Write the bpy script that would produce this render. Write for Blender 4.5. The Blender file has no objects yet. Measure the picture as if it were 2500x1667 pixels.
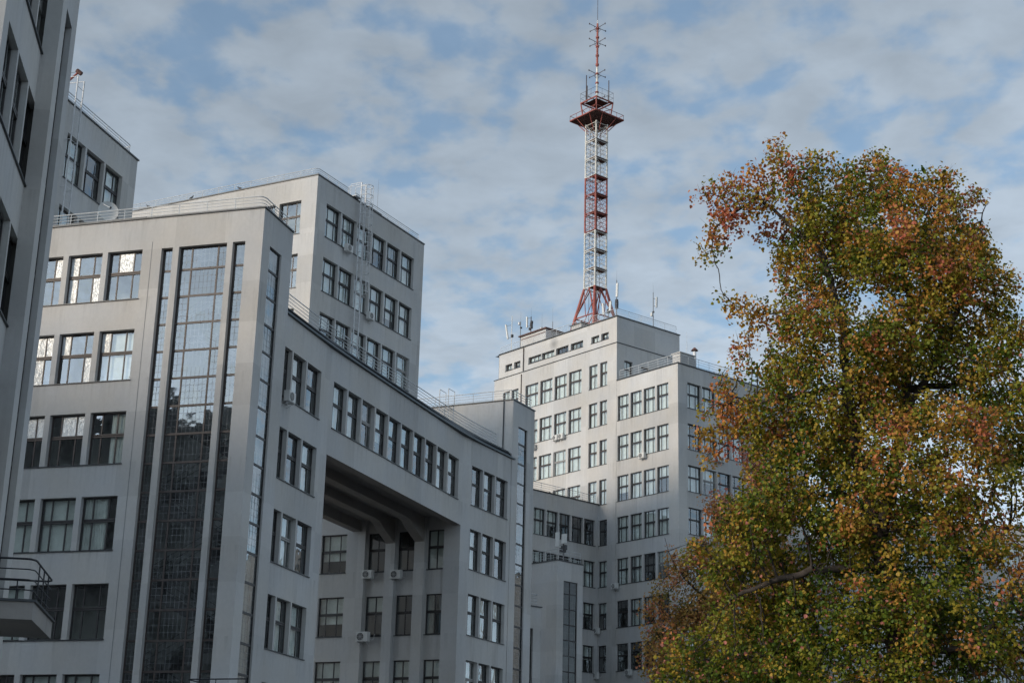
import bpy, math, random
import numpy as np
from mathutils import Matrix, Vector
random.seed(7)
rng = np.random.default_rng(7)
R = math.radians
scn = bpy.context.scene
col = scn.collection

# ------------------------------------------------------------------ camera, sky, sun, exposure
EYE = 1.7
PITCH, ROLL, FPX = R(17.87686), R(1.48122), 3936.867
cp, sp, cr, sr = math.cos(PITCH), math.sin(PITCH), math.cos(ROLL), math.sin(ROLL)
_f = Vector((0, cp, sp)); _u = Vector((0, -sp, cp)); _r = Vector((1, 0, 0))
AXR = cr * _r + sr * _u; AXU = -sr * _r + cr * _u; AXF = _f
cam_data = bpy.data.cameras.new('camera')
cam = bpy.data.objects.new('camera', cam_data); col.objects.link(cam)
cam.matrix_world = Matrix(((AXR.x, AXU.x, -AXF.x, 0), (AXR.y, AXU.y, -AXF.y, 0), (AXR.z, AXU.z, -AXF.z, EYE), (0, 0, 0, 1)))
cam_data.sensor_fit = 'HORIZONTAL'; cam_data.sensor_width = 36.0
cam_data.lens = FPX / 2500 * 36.0
cam_data.clip_start = 0.1; cam_data.clip_end = 6000
scn.camera = cam

SUN_AZ, SUN_EL = R(-122), R(14)
SUN_POWER = 1.5
SKY_STRENGTH = 0.10
world = bpy.data.worlds.new('World'); scn.world = world; world.use_nodes = True
def sky_nodes():
    nt = world.node_tree; nt.nodes.clear(); N = nt.nodes.new; L = nt.links.new
    out = N('ShaderNodeOutputWorld'); bg = N('ShaderNodeBackground'); bg.inputs[1].default_value = SKY_STRENGTH
    sky = N('ShaderNodeTexSky'); sky.sky_type = 'NISHITA'; sky.sun_disc = False
    sky.sun_elevation = SUN_EL; sky.sun_rotation = SUN_AZ
    sky.air_density = 1.0; sky.dust_density = 0.6; sky.ozone_density = 1.5
    tc = N('ShaderNodeTexCoord'); sep = N('ShaderNodeSeparateXYZ'); L(tc.outputs['Generated'], sep.inputs[0])
    zz = N('ShaderNodeMath'); zz.operation = 'MAXIMUM'; L(sep.outputs[2], zz.inputs[0]); zz.inputs[1].default_value = 0.0
    za = N('ShaderNodeMath'); za.operation = 'ADD'; L(zz.outputs[0], za.inputs[0]); za.inputs[1].default_value = 0.12
    comb = N('ShaderNodeCombineXYZ')
    for i in (0, 1):
        d = N('ShaderNodeMath'); d.operation = 'DIVIDE'; L(sep.outputs[i], d.inputs[0]); L(za.outputs[0], d.inputs[1]); L(d.outputs[0], comb.inputs[i])
    def noise(scale, detail, rough, dist, off, sc=(1, 1, 1), rot=0.0):
        m = N('ShaderNodeMapping'); m.inputs['Location'].default_value = off; m.inputs['Scale'].default_value = sc; m.inputs['Rotation'].default_value = (0, 0, rot)
        L(comb.outputs[0], m.inputs[0])
        n = N('ShaderNodeTexNoise'); n.inputs['Scale'].default_value = scale; n.inputs['Detail'].default_value = detail
        n.inputs['Roughness'].default_value = rough; n.inputs['Distortion'].default_value = dist
        L(m.outputs[0], n.inputs['Vector']); return n.outputs['Fac']
    n1 = noise(17.0, 4.0, 0.5, 0.1, (3.1, 1.7, 0), (1.0, 0.8, 1), 0.45)   # puffs
    n2 = noise(5.5, 2.0, 0.5, 0.3, (7.3, 4.2, 0))                          # banks
    a = N('ShaderNodeMath'); a.operation = 'MULTIPLY_ADD'; L(n2, a.inputs[0]); a.inputs[1].default_value = 0.8; L(n1, a.inputs[2])
    ramp = N('ShaderNodeMapRange'); ramp.interpolation_type = 'SMOOTHSTEP'
    ramp.inputs['From Min'].default_value = 0.66; ramp.inputs['From Max'].default_value = 0.96
    ramp.inputs['To Min'].default_value = 0.34; ramp.inputs['To Max'].default_value = 0.97
    L(a.outputs[0], ramp.inputs['Value'])
    # thickness shading of the cloud itself
    n3 = noise(11.0, 4.0, 0.55, 0.2, (1.3, 9.7, 0))
    tone = N('ShaderNodeMapRange'); L(n3, tone.inputs['Value']); tone.inputs['From Min'].default_value = 0.3; tone.inputs['From Max'].default_value = 0.75
    tone.inputs['To Min'].default_value = 0.86; tone.inputs['To Max'].default_value = 1.10
    # cloud light follows the light of the sky behind it
    bw = N('ShaderNodeRGBToBW'); L(sky.outputs[0], bw.inputs[0])
    lum = N('ShaderNodeMath'); lum.operation = 'MULTIPLY_ADD'; L(bw.outputs[0], lum.inputs[0]); lum.inputs[1].default_value = CLOUD_A; lum.inputs[2].default_value = CLOUD_B
    lt = N('ShaderNodeMath'); lt.operation = 'MULTIPLY'; L(lum.outputs[0], lt.inputs[0]); L(tone.outputs[0], lt.inputs[1])
    cc = N('ShaderNodeVectorMath'); cc.operation = 'SCALE'; cc.inputs[0].default_value = (0.82, 0.97, 1.14); L(lt.outputs[0], cc.inputs['Scale'])
    sb = N('ShaderNodeVectorMath'); sb.operation = 'MULTIPLY'; L(sky.outputs[0], sb.inputs[0]); sb.inputs[1].default_value = BLUE_GAIN
    mix = N('ShaderNodeMix'); mix.data_type = 'RGBA'
    L(ramp.outputs[0], mix.inputs['Factor']); L(sb.outputs[0], mix.inputs['A']); L(cc.outputs[0], mix.inputs['B'])
    L(mix.outputs['Result'], bg.inputs[0]); L(bg.outputs[0], out.inputs[0])
CLOUD_A, CLOUD_B = 1.1, 1.08
BLUE_GAIN = (0.92, 1.08, 1.14)
sky_nodes()
sun_d = bpy.data.lights.new('sun', 'SUN'); sun_d.energy = SUN_POWER; sun_d.angle = R(7.0); sun_d.color = (1.0, 0.84, 0.66)
sun = bpy.data.objects.new('sun', sun_d); col.objects.link(sun)
_s = Vector((math.sin(SUN_AZ) * math.cos(SUN_EL), math.cos(SUN_AZ) * math.cos(SUN_EL), math.sin(SUN_EL)))
sun.rotation_euler = _s.to_track_quat('Z', 'Y').to_euler()
scn.view_settings.view_transform = 'Standard'; scn.view_settings.look = 'None'
scn.view_settings.exposure = 0.70; scn.view_settings.gamma = 1.0; scn.view_settings.use_curve_mapping = False

# ------------------------------------------------------------------ photogrammetry helpers (photo pixel -> place)
def ray(px, py):
    return AXR * ((px - 1250) / FPX) - AXU * ((py - 833.5) / FPX) + AXF
def at_z(px, py, z):
    r = ray(px, py); return Vector((0, 0, EYE)) + r * ((z - EYE) / r.z)
def at_d(px, py, d):
    r = ray(px, py); return Vector((0, 0, EYE)) + r * (d / math.hypot(r.x, r.y))
def dirv(deg):
    a = R(deg); return Vector((math.sin(a), math.cos(a), 0))

# ------------------------------------------------------------------ materials
MATS = {}
def mat_new(name):
    m = bpy.data.materials.new(name); m.use_nodes = True; nt = m.node_tree; nt.nodes.clear()
    out = nt.nodes.new('ShaderNodeOutputMaterial'); MATS[name] = m
    return m, nt, nt.nodes.new, nt.links.new, out
def simple(name, c, rough=0.6, metal=0.0, var=0.15, scale=3.0, spec=0.5):
    m, nt, N, L, out = mat_new(name)
    b = N('ShaderNodeBsdfPrincipled'); b.inputs['Roughness'].default_value = rough; b.inputs['Metallic'].default_value = metal
    b.inputs['Specular IOR Level'].default_value = spec
    g = N('ShaderNodeNewGeometry'); n = N('ShaderNodeTexNoise'); n.inputs['Scale'].default_value = scale; n.inputs['Detail'].default_value = 4
    L(g.outputs['Position'], n.inputs['Vector'])
    mr = N('ShaderNodeMapRange'); mr.inputs['From Min'].default_value = 0.3; mr.inputs['From Max'].default_value = 0.7
    mr.inputs['To Min'].default_value = 1 - var; mr.inputs['To Max'].default_value = 1 + var; L(n.outputs['Fac'], mr.inputs['Value'])
    s = N('ShaderNodeVectorMath'); s.operation = 'SCALE'; s.inputs[0].default_value = c; L(mr.outputs[0], s.inputs['Scale'])
    L(s.outputs[0], b.inputs['Base Color']); L(b.outputs[0], out.inputs[0]); return m
def plaster(name, c, streak=0.10, patch=0.05, stain=0.30):
    m, nt, N, L, out = mat_new(name)
    b = N('ShaderNodeBsdfPrincipled'); b.inputs['Roughness'].default_value = 0.9; b.inputs['Specular IOR Level'].default_value = 0.15
    g = N('ShaderNodeNewGeometry')
    def noise(sc, detail, rough=0.55):
        mp = N('ShaderNodeMapping'); mp.inputs['Scale'].default_value = sc; L(g.outputs['Position'], mp.inputs[0])
        n = N('ShaderNodeTexNoise'); n.inputs['Scale'].default_value = 1.0; n.inputs['Detail'].default_value = detail; n.inputs['Roughness'].default_value = rough
        L(mp.outputs[0], n.inputs['Vector']); return n.outputs['Fac']
    def rng_(v, a, b_, lo, hi):
        r = N('ShaderNodeMapRange'); r.inputs['From Min'].default_value = a; r.inputs['From Max'].default_value = b_
        r.inputs['To Min'].default_value = lo; r.inputs['To Max'].default_value = hi; L(v, r.inputs['Value']); return r.outputs[0]
    def mul(x, y):
        q = N('ShaderNodeMath'); q.operation = 'MULTIPLY'; L(x, q.inputs[0]); L(y, q.inputs[1]); return q.outputs[0]
    big = rng_(noise((0.22, 0.22, 0.16), 6, 0.6), 0.3, 0.7, 0.90, 1.07)
    stv = rng_(noise((2.3, 2.3, 0.13), 6, 0.7), 0.52, 0.82, 0.0, streak * 2.0)
    msk = rng_(noise((0.45, 0.45, 0.22), 3, 0.6), 0.48, 0.66, 0.0, 1.0)
    sm_ = N('ShaderNodeMath'); sm_.operation = 'MULTIPLY'; L(stv, sm_.inputs[0]); L(msk, sm_.inputs[1])
    so = N('ShaderNodeVectorMath'); so.operation = 'DISTANCE'; L(g.outputs['Position'], so.inputs[0]); so.inputs[1].default_value = SOOT
    sd = rng_(so.outputs['Value'], 0.1, 0.8, 0.42, 0.0)
    sz = N('ShaderNodeSeparateXYZ'); L(g.outputs['Position'], sz.inputs[0])
    q1 = N('ShaderNodeMath'); q1.operation = 'MULTIPLY_ADD'; L(sz.outputs[2], q1.inputs[0]); q1.inputs[1].default_value = 1 / 3.9; q1.inputs[2].default_value = 1.22 / 3.9
    q2 = N('ShaderNodeMath'); q2.operation = 'FRACT'; L(q1.outputs[0], q2.inputs[0])
    under = rng_(q2.outputs[0], 0.66, 1.0, 0.0, 1.0); drip = rng_(noise((4.5, 4.5, 0.22), 5, 0.7), 0.50, 0.78, 0.0, stain)
    q3 = N('ShaderNodeMath'); q3.operation = 'MULTIPLY_ADD'; L(under, q3.inputs[0]); L(drip, q3.inputs[1]); L(sm_.outputs[0], q3.inputs[2])
    ad2 = N('ShaderNodeMath'); ad2.operation = 'ADD'; L(q3.outputs[0], ad2.inputs[0]); L(sd, ad2.inputs[1])
    iv = N('ShaderNodeMath'); iv.operation = 'SUBTRACT'; iv.inputs[0].default_value = 1.0; L(ad2.outputs[0], iv.inputs[1]); stk = iv.outputs[0]
    fine = rng_(noise((7, 7, 5), 5, 0.7), 0.25, 0.75, 0.95, 1.05)
    sn = N('ShaderNodeVectorMath'); sn.operation = 'SNAP'; sn.inputs[1].default_value = (2.1, 3.7, 1.95)
    ad = N('ShaderNodeVectorMath'); ad.operation = 'ADD'; ad.inputs[1].default_value = (0.7, 0.4, 0.85)
    L(g.outputs['Position'], ad.inputs[0]); L(ad.outputs[0], sn.inputs[0])
    wn = N('ShaderNodeTexWhiteNoise'); wn.noise_dimensions = '3D'; L(sn.outputs[0], wn.inputs['Vector'])
    pt = rng_(wn.outputs['Value'], 0, 1, 1 - patch, 1 + patch)
    t = mul(mul(big, stk), mul(fine, pt))
    ws = rng_(noise((0.35, 0.35, 0.3), 3), 0.35, 0.65, 0.0, 1.0)
    hue = N('ShaderNodeMix'); hue.data_type = 'RGBA'; L(ws, hue.inputs['Factor'])
    hue.inputs['A'].default_value = (c[0] * 1.02, c[1], c[2] * 0.97, 1); hue.inputs['B'].default_value = (c[0] * 0.98, c[1] * 0.995, c[2] * 1.02, 1)
    s = N('ShaderNodeVectorMath'); s.operation = 'SCALE'; L(hue.outputs['Result'], s.inputs[0]); L(t, s.inputs['Scale'])
    L(s.outputs[0], b.inputs['Base Color'])
    bp = N('ShaderNodeBump'); bp.inputs['Strength'].default_value = 0.25; bp.inputs['Distance'].default_value = 0.03
    L(noise((4, 4, 4), 6, 0.7), bp.inputs['Height']); L(bp.outputs[0], b.inputs['Normal'])
    L(b.outputs[0], out.inputs[0]); return m
def glass(name, ior=2.6, tint=(0.92, 0.95, 0.94), wav=0.010, rough=0.012):
    m, nt, N, L, out = mat_new(name)
    g = N('ShaderNodeNewGeometry'); n = N('ShaderNodeTexNoise'); n.inputs['Scale'].default_value = 1.6; n.inputs['Detail'].default_value = 1.5
    L(g.outputs['Position'], n.inputs['Vector'])
    bp = N('ShaderNodeBump'); bp.inputs['Strength'].default_value = 1.0; bp.inputs['Distance'].default_value = wav; L(n.outputs['Fac'], bp.inputs['Height'])
    fr = N('ShaderNodeFresnel'); fr.inputs['IOR'].default_value = ior
    tr = N('ShaderNodeBsdfTransparent'); tr.inputs[0].default_value = (*tint, 1)
    gl = N('ShaderNodeBsdfGlossy'); gl.inputs['Roughness'].default_value = rough; gl.inputs['Color'].default_value = (0.93, 0.97, 1, 1)
    L(bp.outputs[0], gl.inputs['Normal'])
    bf = N('ShaderNodeMath'); bf.operation = 'SUBTRACT'; bf.inputs[0].default_value = 1.0; L(g.outputs['Backfacing'], bf.inputs[1])
    ff = N('ShaderNodeMath'); ff.operation = 'MULTIPLY'; L(fr.outputs[0], ff.inputs[0]); L(bf.outputs[0], ff.inputs[1])
    mx = N('ShaderNodeMixShader'); L(ff.outputs[0], mx.inputs[0]); L(tr.outputs[0], mx.inputs[1]); L(gl.outputs[0], mx.inputs[2])
    L(mx.outputs[0], out.inputs[0]); return m
def foil(name):
    m, nt, N, L, out = mat_new(name)
    g = N('ShaderNodeNewGeometry')
    mp = N('ShaderNodeMapping'); mp.inputs['Scale'].default_value = (7, 7, 3.5); mp.inputs['Rotation'].default_value = (0.5, 0.3, 0.4); L(g.outputs['Position'], mp.inputs[0])
    n = N('ShaderNodeTexNoise'); n.inputs['Scale'].default_value = 1.5; n.inputs['Detail'].default_value = 5; n.inputs['Distortion'].default_value = 1.5
    L(mp.outputs[0], n.inputs['Vector'])
    bp = N('ShaderNodeBump'); bp.inputs['Strength'].default_value = 1.0; bp.inputs['Distance'].default_value = 0.055; L(n.outputs['Fac'], bp.inputs['Height'])
    b = N('ShaderNodeBsdfPrincipled'); b.inputs['Base Color'].default_value = (0.66, 0.68, 0.68, 1); b.inputs['Metallic'].default_value = 0.55; b.inputs['Roughness'].default_value = 0.42
    L(bp.outputs[0], b.inputs['Normal']); L(b.outputs[0], out.inputs[0]); return m
def leafmat(name):
    m, nt, N, L, out = mat_new(name)
    a = N('ShaderNodeAttribute'); a.attribute_name = 'leafcol'
    d = N('ShaderNodeBsdfPrincipled'); d.inputs['Roughness'].default_value = 0.55; d.inputs['Specular IOR Level'].default_value = 0.3; L(a.outputs['Color'], d.inputs['Base Color'])
    t = N('ShaderNodeBsdfTranslucent'); L(a.outputs['Color'], t.inputs[0])
    mx = N('ShaderNodeMixShader'); mx.inputs[0].default_value = 0.35; L(d.outputs[0], mx.inputs[1]); L(t.outputs[0], mx.inputs[2]); L(mx.outputs[0], out.inputs[0]); return m
SOOT = (4.2, 155.05, 51.6)
plaster('plaster', (0.515, 0.508, 0.495), 0.16, 0.075, 0.28)
plaster('plaster_dark', (0.34, 0.32, 0.30), 0.2, 0.04)  # darker plaster; on the passage soffit and beams this tone stands in for shade
simple('frame_dark', (0.035, 0.032, 0.032), 0.5, 0, 0.3)
simple('frame_brown', (0.06, 0.045, 0.04), 0.5, 0, 0.3)
simple('pole_grey', (0.17, 0.175, 0.18), 0.5, 0.2)
simple('frame_grey', (0.30, 0.29, 0.28), 0.5, 0, 0.1)
simple('curtain_blue', (0.12, 0.17, 0.22), 0.9, 0, 0.2)
simple('lead', (0.20, 0.21, 0.22), 0.6)
simple('flashing', (0.045, 0.05, 0.055), 0.45, 0.3, 0.25)
simple('roof_metal', (0.035, 0.05, 0.06), 0.42, 0.4, 0.2)
simple('rail_grey', (0.55, 0.57, 0.58), 0.5, 0.0, 0.15)
simple('rail_black', (0.02, 0.022, 0.028), 0.45, 0.2, 0.15)
simple('galv', (0.60, 0.61, 0.62), 0.5, 0.0, 0.12)
simple('white_plastic', (0.62, 0.62, 0.60), 0.45, 0, 0.08)
simple('ac_dark', (0.05, 0.05, 0.055), 0.5)
simple('blind', (0.82, 0.82, 0.79), 0.9, 0, 0.1)
simple('curtain', (0.34, 0.35, 0.33), 0.9, 0, 0.2)
simple('paper', (0.6, 0.6, 0.52), 0.9, 0, 0.1)
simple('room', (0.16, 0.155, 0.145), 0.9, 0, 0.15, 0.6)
simple('concrete_dark', (0.20, 0.195, 0.19), 0.9, 0, 0.2, 1.0)
simple('stairwell', (0.50, 0.49, 0.46), 0.9, 0, 0.2, 1.0)
glass('glass_dim', 1.5, (0.9, 0.92, 0.9), 0.006, 0.02)
simple('stair', (0.06, 0.06, 0.062), 0.8)
simple('mast_red', (0.30, 0.075, 0.055), 0.55, 0, 0.3, 1.5)
simple('mast_white', (0.62, 0.60, 0.55), 0.55, 0, 0.22, 1.5)
simple('mast_dark', (0.07, 0.05, 0.05), 0.6, 0, 0.3)
simple('deck_rust', (0.11, 0.055, 0.045), 0.8, 0, 0.35, 2.0)
simple('bark', (0.045, 0.036, 0.03), 0.95, 0, 0.35, 6.0)
simple('asphalt', (0.05, 0.05, 0.052), 0.95, 0, 0.25, 0.8)
simple('orange_metal', (0.42, 0.12, 0.05), 0.55, 0, 0.25)
simple('roofing', (0.08, 0.08, 0.085), 0.95)
glass('glass'); glass('glass_stair', 2.8, (0.84, 0.87, 0.87), 0.004, 0.03)
foil('foil'); leafmat('leaf')

# ------------------------------------------------------------------ mesh helpers
class MB:
    def __init__(s): s.v = []; s.f = []
    def quad(s, a, b, c, d):
        n = len(s.v); s.v += [tuple(a), tuple(b), tuple(c), tuple(d)]; s.f.append((n, n + 1, n + 2, n + 3))
    def poly(s, pts):
        n = len(s.v); s.v += [tuple(p) for p in pts]; s.f.append(tuple(range(n, n + len(pts))))
    def box8(s, P):   # 4 bottom, 4 top
        n = len(s.v); s.v += [tuple(p) for p in P]
        s.f += [(n + 3, n + 2, n + 1, n), (n + 4, n + 5, n + 6, n + 7)] + [(n + i, n + (i + 1) % 4, n + 4 + (i + 1) % 4, n + 4 + i) for i in range(4)]
    def box(s, x0, x1, y0, y1, z0, z1):
        s.box8([(x0, y0, z0), (x1, y0, z0), (x1, y1, z0), (x0, y1, z0), (x0, y0, z1), (x1, y0, z1), (x1, y1, z1), (x0, y1, z1)])
    def prism(s, pts, z0, z1):
        n = len(s.v); k = len(pts)
        s.v += [(p[0], p[1], z0) for p in pts] + [(p[0], p[1], z1) for p in pts]
        s.f += [tuple(n + k - 1 - i for i in range(k)), tuple(n + k + i for i in range(k))] + [(n + i, n + (i + 1) % k, n + k + (i + 1) % k, n + k + i) for i in range(k)]
    def tube(s, a, b, r0, r1=None, n=6, caps=True):
        a = Vector(a); b = Vector(b); r1 = r0 if r1 is None else r1
        d = (b - a)
        if d.length < 1e-6: return
        d.normalize(); x = d.orthogonal().normalized(); y = d.cross(x)
        k = len(s.v)
        for c, r in ((a, r0), (b, r1)):
            for i in range(n):
                t = 2 * math.pi * i / n; p = c + x * (r * math.cos(t)) + y * (r * math.sin(t)); s.v.append(tuple(p))
        for i in range(n): s.f.append((k + i, k + (i + 1) % n, k + n + (i + 1) % n, k + n + i))
        if caps: s.f += [tuple(k + n - 1 - i for i in range(n)), tuple(k + n + i for i in range(n))]
    def path(s, pts, r, n=5):
        for a, b in zip(pts[:-1], pts[1:]): s.tube(a, b, r, n=n)
    def mesh(s, name, m, smooth=False):
        me = bpy.data.meshes.new(name); me.from_pydata(s.v, [], s.f); me.materials.append(MATS[m])
        if smooth: me.polygons.foreach_set('use_smooth', [True] * len(me.polygons))
        me.update(); return me
    def build(s, name, m, parent=None, smooth=False):
        return link(name, s.mesh(name, m, smooth), parent)
def link(name, me, parent=None, mw=None, local=None):
    o = bpy.data.objects.new(name, me); col.objects.link(o)
    if local is not None: o.matrix_local = local
    if mw is not None: o.matrix_world = mw
    if parent is not None:
        o.parent = parent
        if local is None: o.matrix_parent_inverse = PINV.get(parent.name, Matrix())
        else: o.matrix_parent_inverse = Matrix(); o.matrix_local = local
    return o
PINV = {}
def tag(o, label, cat, group=None, kind=None):
    if label: o['label'] = label
    if cat: o['category'] = cat
    if group: o['group'] = group
    if kind: o['kind'] = kind
    return o
def thing(name, label, cat, loc, group=None):
    o = bpy.data.objects.new(name, None); col.objects.link(o); o.location = loc; o.empty_display_size = 0.5
    PINV[o.name] = Matrix.Translation(-Vector(loc)); return tag(o, label, cat, group)

class Face:
    """vertical wall plane: u along d from o, w outward, z up"""
    def __init__(s, o, deg, cam_side=True):
        s.o = Vector((o[0], o[1], 0)); s.d = dirv(deg); n = Vector((s.d.y, -s.d.x, 0))
        if (n.dot(-s.o) < 0) == cam_side: n = -n
        s.n = n; s.right = Vector((0, 0, 1)).cross(s.d).dot(n) < 0   # u runs to the right as seen from outside
    def p(s, u, w, z): return s.o + s.d * u + s.n * w + Vector((0, 0, z))
    def px(s, px, py):
        r = ray(px, py); c = Vector((0, 0, EYE)); t = (s.o - c).dot(s.n) / r.dot(s.n); q = c + r * t
        return (q - s.o).dot(s.d), q.z
    def mat(s, u, w, z):  # local X to the seen right, Y inward, Z up
        X = s.d if s.right else -s.d; Y = -s.n; q = s.p(u, w, z)
        return Matrix(((X.x, Y.x, 0, q.x), (X.y, Y.y, 0, q.y), (0, 0, 1, q.z), (0, 0, 0, 1)))
    def box(s, mb, u0, u1, w0, w1, z0, z1):
        P = [s.p(a, b, c) for c in (z0, z1) for a, b in ((u0, w0), (u1, w0), (u1, w1), (u0, w1))]; mb.box8(P)
    def wall(s, mb, u0, u1, z0, z1, ops=(), depth=0.28, w=0.0):
        us = sorted({u0, u1} | {a for o in ops for a in (o[0], o[1])}); zs = sorted({z0, z1} | {a for o in ops for a in (o[2], o[3])})
        us = [a for a in us if u0 - 1e-6 <= a <= u1 + 1e-6]; zs = [a for a in zs if z0 - 1e-6 <= a <= z1 + 1e-6]
        for j in range(len(zs) - 1):
            run = None
            for i in range(len(us) - 1):
                cu, cz = (us[i] + us[i + 1]) / 2, (zs[j] + zs[j + 1]) / 2
                hole = any(o[0] < cu < o[1] and o[2] < cz < o[3] for o in ops)
                if not hole and run is None: run = us[i]
                if hole and run is not None:
                    mb.quad(s.p(run, w, zs[j]), s.p(us[i], w, zs[j]), s.p(us[i], w, zs[j + 1]), s.p(run, w, zs[j + 1])); run = None
            if run is not None:
                mb.quad(s.p(run, w, zs[j]), s.p(us[-1], w, zs[j]), s.p(us[-1], w, zs[j + 1]), s.p(run, w, zs[j + 1]))
        for a, b, c, d in [o[:4] for o in ops]:
            e = w - depth
            mb.quad(s.p(a, w, c), s.p(b, w, c), s.p(b, e, c), s.p(a, e, c)); mb.quad(s.p(a, w, d), s.p(a, e, d), s.p(b, e, d), s.p(b, w, d))
            mb.quad(s.p(a, w, c), s.p(a, e, c), s.p(a, e, d), s.p(a, w, d)); mb.quad(s.p(b, w, c), s.p(b, w, d), s.p(b, e, d), s.p(b, e, c))
    def room(s, mb, a, b, c, d, w0, deep=3.2):
        """open-fronted room behind a row of windows"""
        w1 = w0 - deep
        A = lambda u, w, z: s.p(u, w, z)
        mb.quad(A(a, w1, c), A(b, w1, c), A(b, w1, d), A(a, w1, d)); mb.quad(A(a, w0, c), A(b, w0, c), A(b, w1, c), A(a, w1, c)); mb.quad(A(a, w0, d), A(b, w0, d), A(b, w1, d), A(a, w1, d))
        mb.quad(A(a, w0, c), A(a, w1, c), A(a, w1, d), A(a, w0, d)); mb.quad(A(b, w0, c), A(b, w1, c), A(b, w1, d), A(b, w0, d))

# ------------------------------------------------------------------ windows
CACHE = {}
def cached(key, fn):
    if key not in CACHE: CACHE[key] = fn()
    return CACHE[key]
def win_cells(W, H, cols, rows, fr=0.065, mul=0.062, tr=0.155):
    xs = [fr]; tot = sum(cols); avail = W - 2 * fr - mul * (len(cols) - 1); cx = []
    x = fr
    for c in cols: cx.append((x, x + avail * c / tot)); x += avail * c / tot + mul
    zt_ = sum(rows); az = H - 2 * fr - tr * (len(rows) - 1); cz = []; z = fr
    for c in rows: cz.append((z, z + az * c / zt_)); z += az * c / zt_ + tr
    return cx, cz
def frame_mesh(W, H, cols, rows, mat):
    def mk():
        cx, cz = win_cells(W, H, cols, rows); mb = MB(); d0, d1 = -0.03, 0.04
        mb.box(0, W, d0, d1, 0, cz[0][0]); mb.box(0, W, d0, d1, cz[-1][1], H)
        mb.box(0, cx[0][0], d0, d1, cz[0][0], cz[-1][1]); mb.box(cx[-1][1], W, d0, d1, cz[0][0], cz[-1][1])
        for (a, b), (c, d) in zip(cz[:-1], cz[1:]):
            m = (b + c) / 2
            mb.box(cx[0][0], cx[-1][1], d0 - 0.025, d1, b, m - 0.012); mb.box(cx[0][0], cx[-1][1], d0 + 0.02, d1, m - 0.012, m + 0.012); mb.box(cx[0][0], cx[-1][1], d0 - 0.025, d1, m + 0.012, c)
        for (a, b), (c, d) in zip(cx[:-1], cx[1:]):
            for (e, f) in cz: mb.box(b, c, d0 + 0.006, d1 - 0.006, e, f)
        return mb.mesh('window', mat)
    return cached(('fr', round(W, 3), round(H, 3), cols, rows, mat), mk)
def pane_mesh(w, h, mat):
    def mk():
        mb = MB(); mb.box(0, w, -0.003, 0.003, 0, h); return mb.mesh('pane', mat)
    return cached(('pn', round(w, 3), round(h, 3), mat), mk)
def blind_mesh(w, h, fold, mat):
    def mk():
        mb = MB(); n = max(2, int(w / 0.07)) if fold else 1
        for i in range(n):
            a, b = w * i / n, w * (i + 1) / n; ya = 0.018 * (1 if i % 2 else -1) * fold; yb = -ya
            mb.quad((a, ya, 0), (b, yb, 0), (b, yb, h), (a, ya, h))
        return mb.mesh('blind', mat)
    return cached(('bl', round(w, 2), round(h, 2), fold, mat), mk)
COLS3 = (0.27, 0.46, 0.27)
def window(parent, face, u0, u1, z0, z1, depth=0.25, cols=COLS3, rows=(0.57, 0.43), fmat='frame_dark', gmat='glass', blind=0.5, foilp=0.0, w=0.0, tilt=0.5, full=0.0):
    W, H = round(abs(u1 - u0), 3), round(z1 - z0, 3)
    if random.random() < 0.05: fmat = 'frame_grey'
    M = face.mat(u0 if face.right else u1, w - depth, z0)
    o = link('window', frame_mesh(W, H, cols, rows, fmat), parent, M)
    cx, cz = win_cells(W, H, cols, rows)
    for a, b in cx:
        for r_, (c, d) in enumerate(cz):
            fl = random.random() < (foilp if r_ == 1 else foilp * 0.3)
            L = Matrix.Translation((a, 0, c)) @ Matrix.Rotation(R(random.gauss(0, tilt)), 4, 'Z') @ Matrix.Rotation(R(random.gauss(0, tilt)), 4, 'X')
            q = link('pane', pane_mesh(b - a, d - c, 'foil' if fl else gmat), o, local=L)
            if fl: q['label'] = 'pane covered with crumpled silvery film'
    x = random.random()
    if x < blind:
        t = random.random() * (0.5 if random.random() < full else 1)
        if t < 0.55: hh = H - 0.1; zz = 0.05; ww = W - 0.1; xx = 0.05; fm = ('blind', 0)
        elif t < 0.75: hh = H * random.choice((0.35, 0.5, 0.65)); zz = H - 0.05 - hh; ww = W - 0.1; xx = 0.05; fm = ('blind', 0)
        else:
            hh = H - 0.1; zz = 0.05; ww = W * random.choice((0.3, 0.45, 0.6)); xx = random.choice((0.05, W - ww - 0.05)); fm = (random.choice(('blind', 'curtain', 'curtain', 'curtain_blue')), 1)
        link('blind', blind_mesh(ww, hh, fm[1], fm[0]), o, local=Matrix.Translation((xx, 0.14, zz)))
        if t >= 0.86 : link('blind', blind_mesh(W * 0.3, hh, 1, 'curtain'), o, local=Matrix.Translation((0.05 if xx > 0.1 else W * 0.7 - 0.05, 0.16, zz)))
    return o
def bank(parent, face, cols_u, tops, h=2.42, walls=None, sill=True, **kw):
    """rows of windows; returns the openings for the wall"""
    ops = []; rm = MB(); dep = kw.get('depth', 0.25); w = kw.get('w', 0.0)
    for zt in tops:
        for (a, b) in cols_u:
            ops.append((a, b, zt - h, zt)); window(parent, face, a, b, zt - h, zt, **kw)
        # neighbouring openings share a room and a sill
        grp = []
        for a, b in sorted(cols_u):
            if grp and a - grp[-1][1] < 0.7: grp[-1][1] = b
            else: grp.append([a, b])
        for a, b in grp:
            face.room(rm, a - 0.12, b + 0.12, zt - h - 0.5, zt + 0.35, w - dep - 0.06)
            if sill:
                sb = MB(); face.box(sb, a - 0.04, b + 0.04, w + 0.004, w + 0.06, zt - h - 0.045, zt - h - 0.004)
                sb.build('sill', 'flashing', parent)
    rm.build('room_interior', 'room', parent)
    return ops
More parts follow.
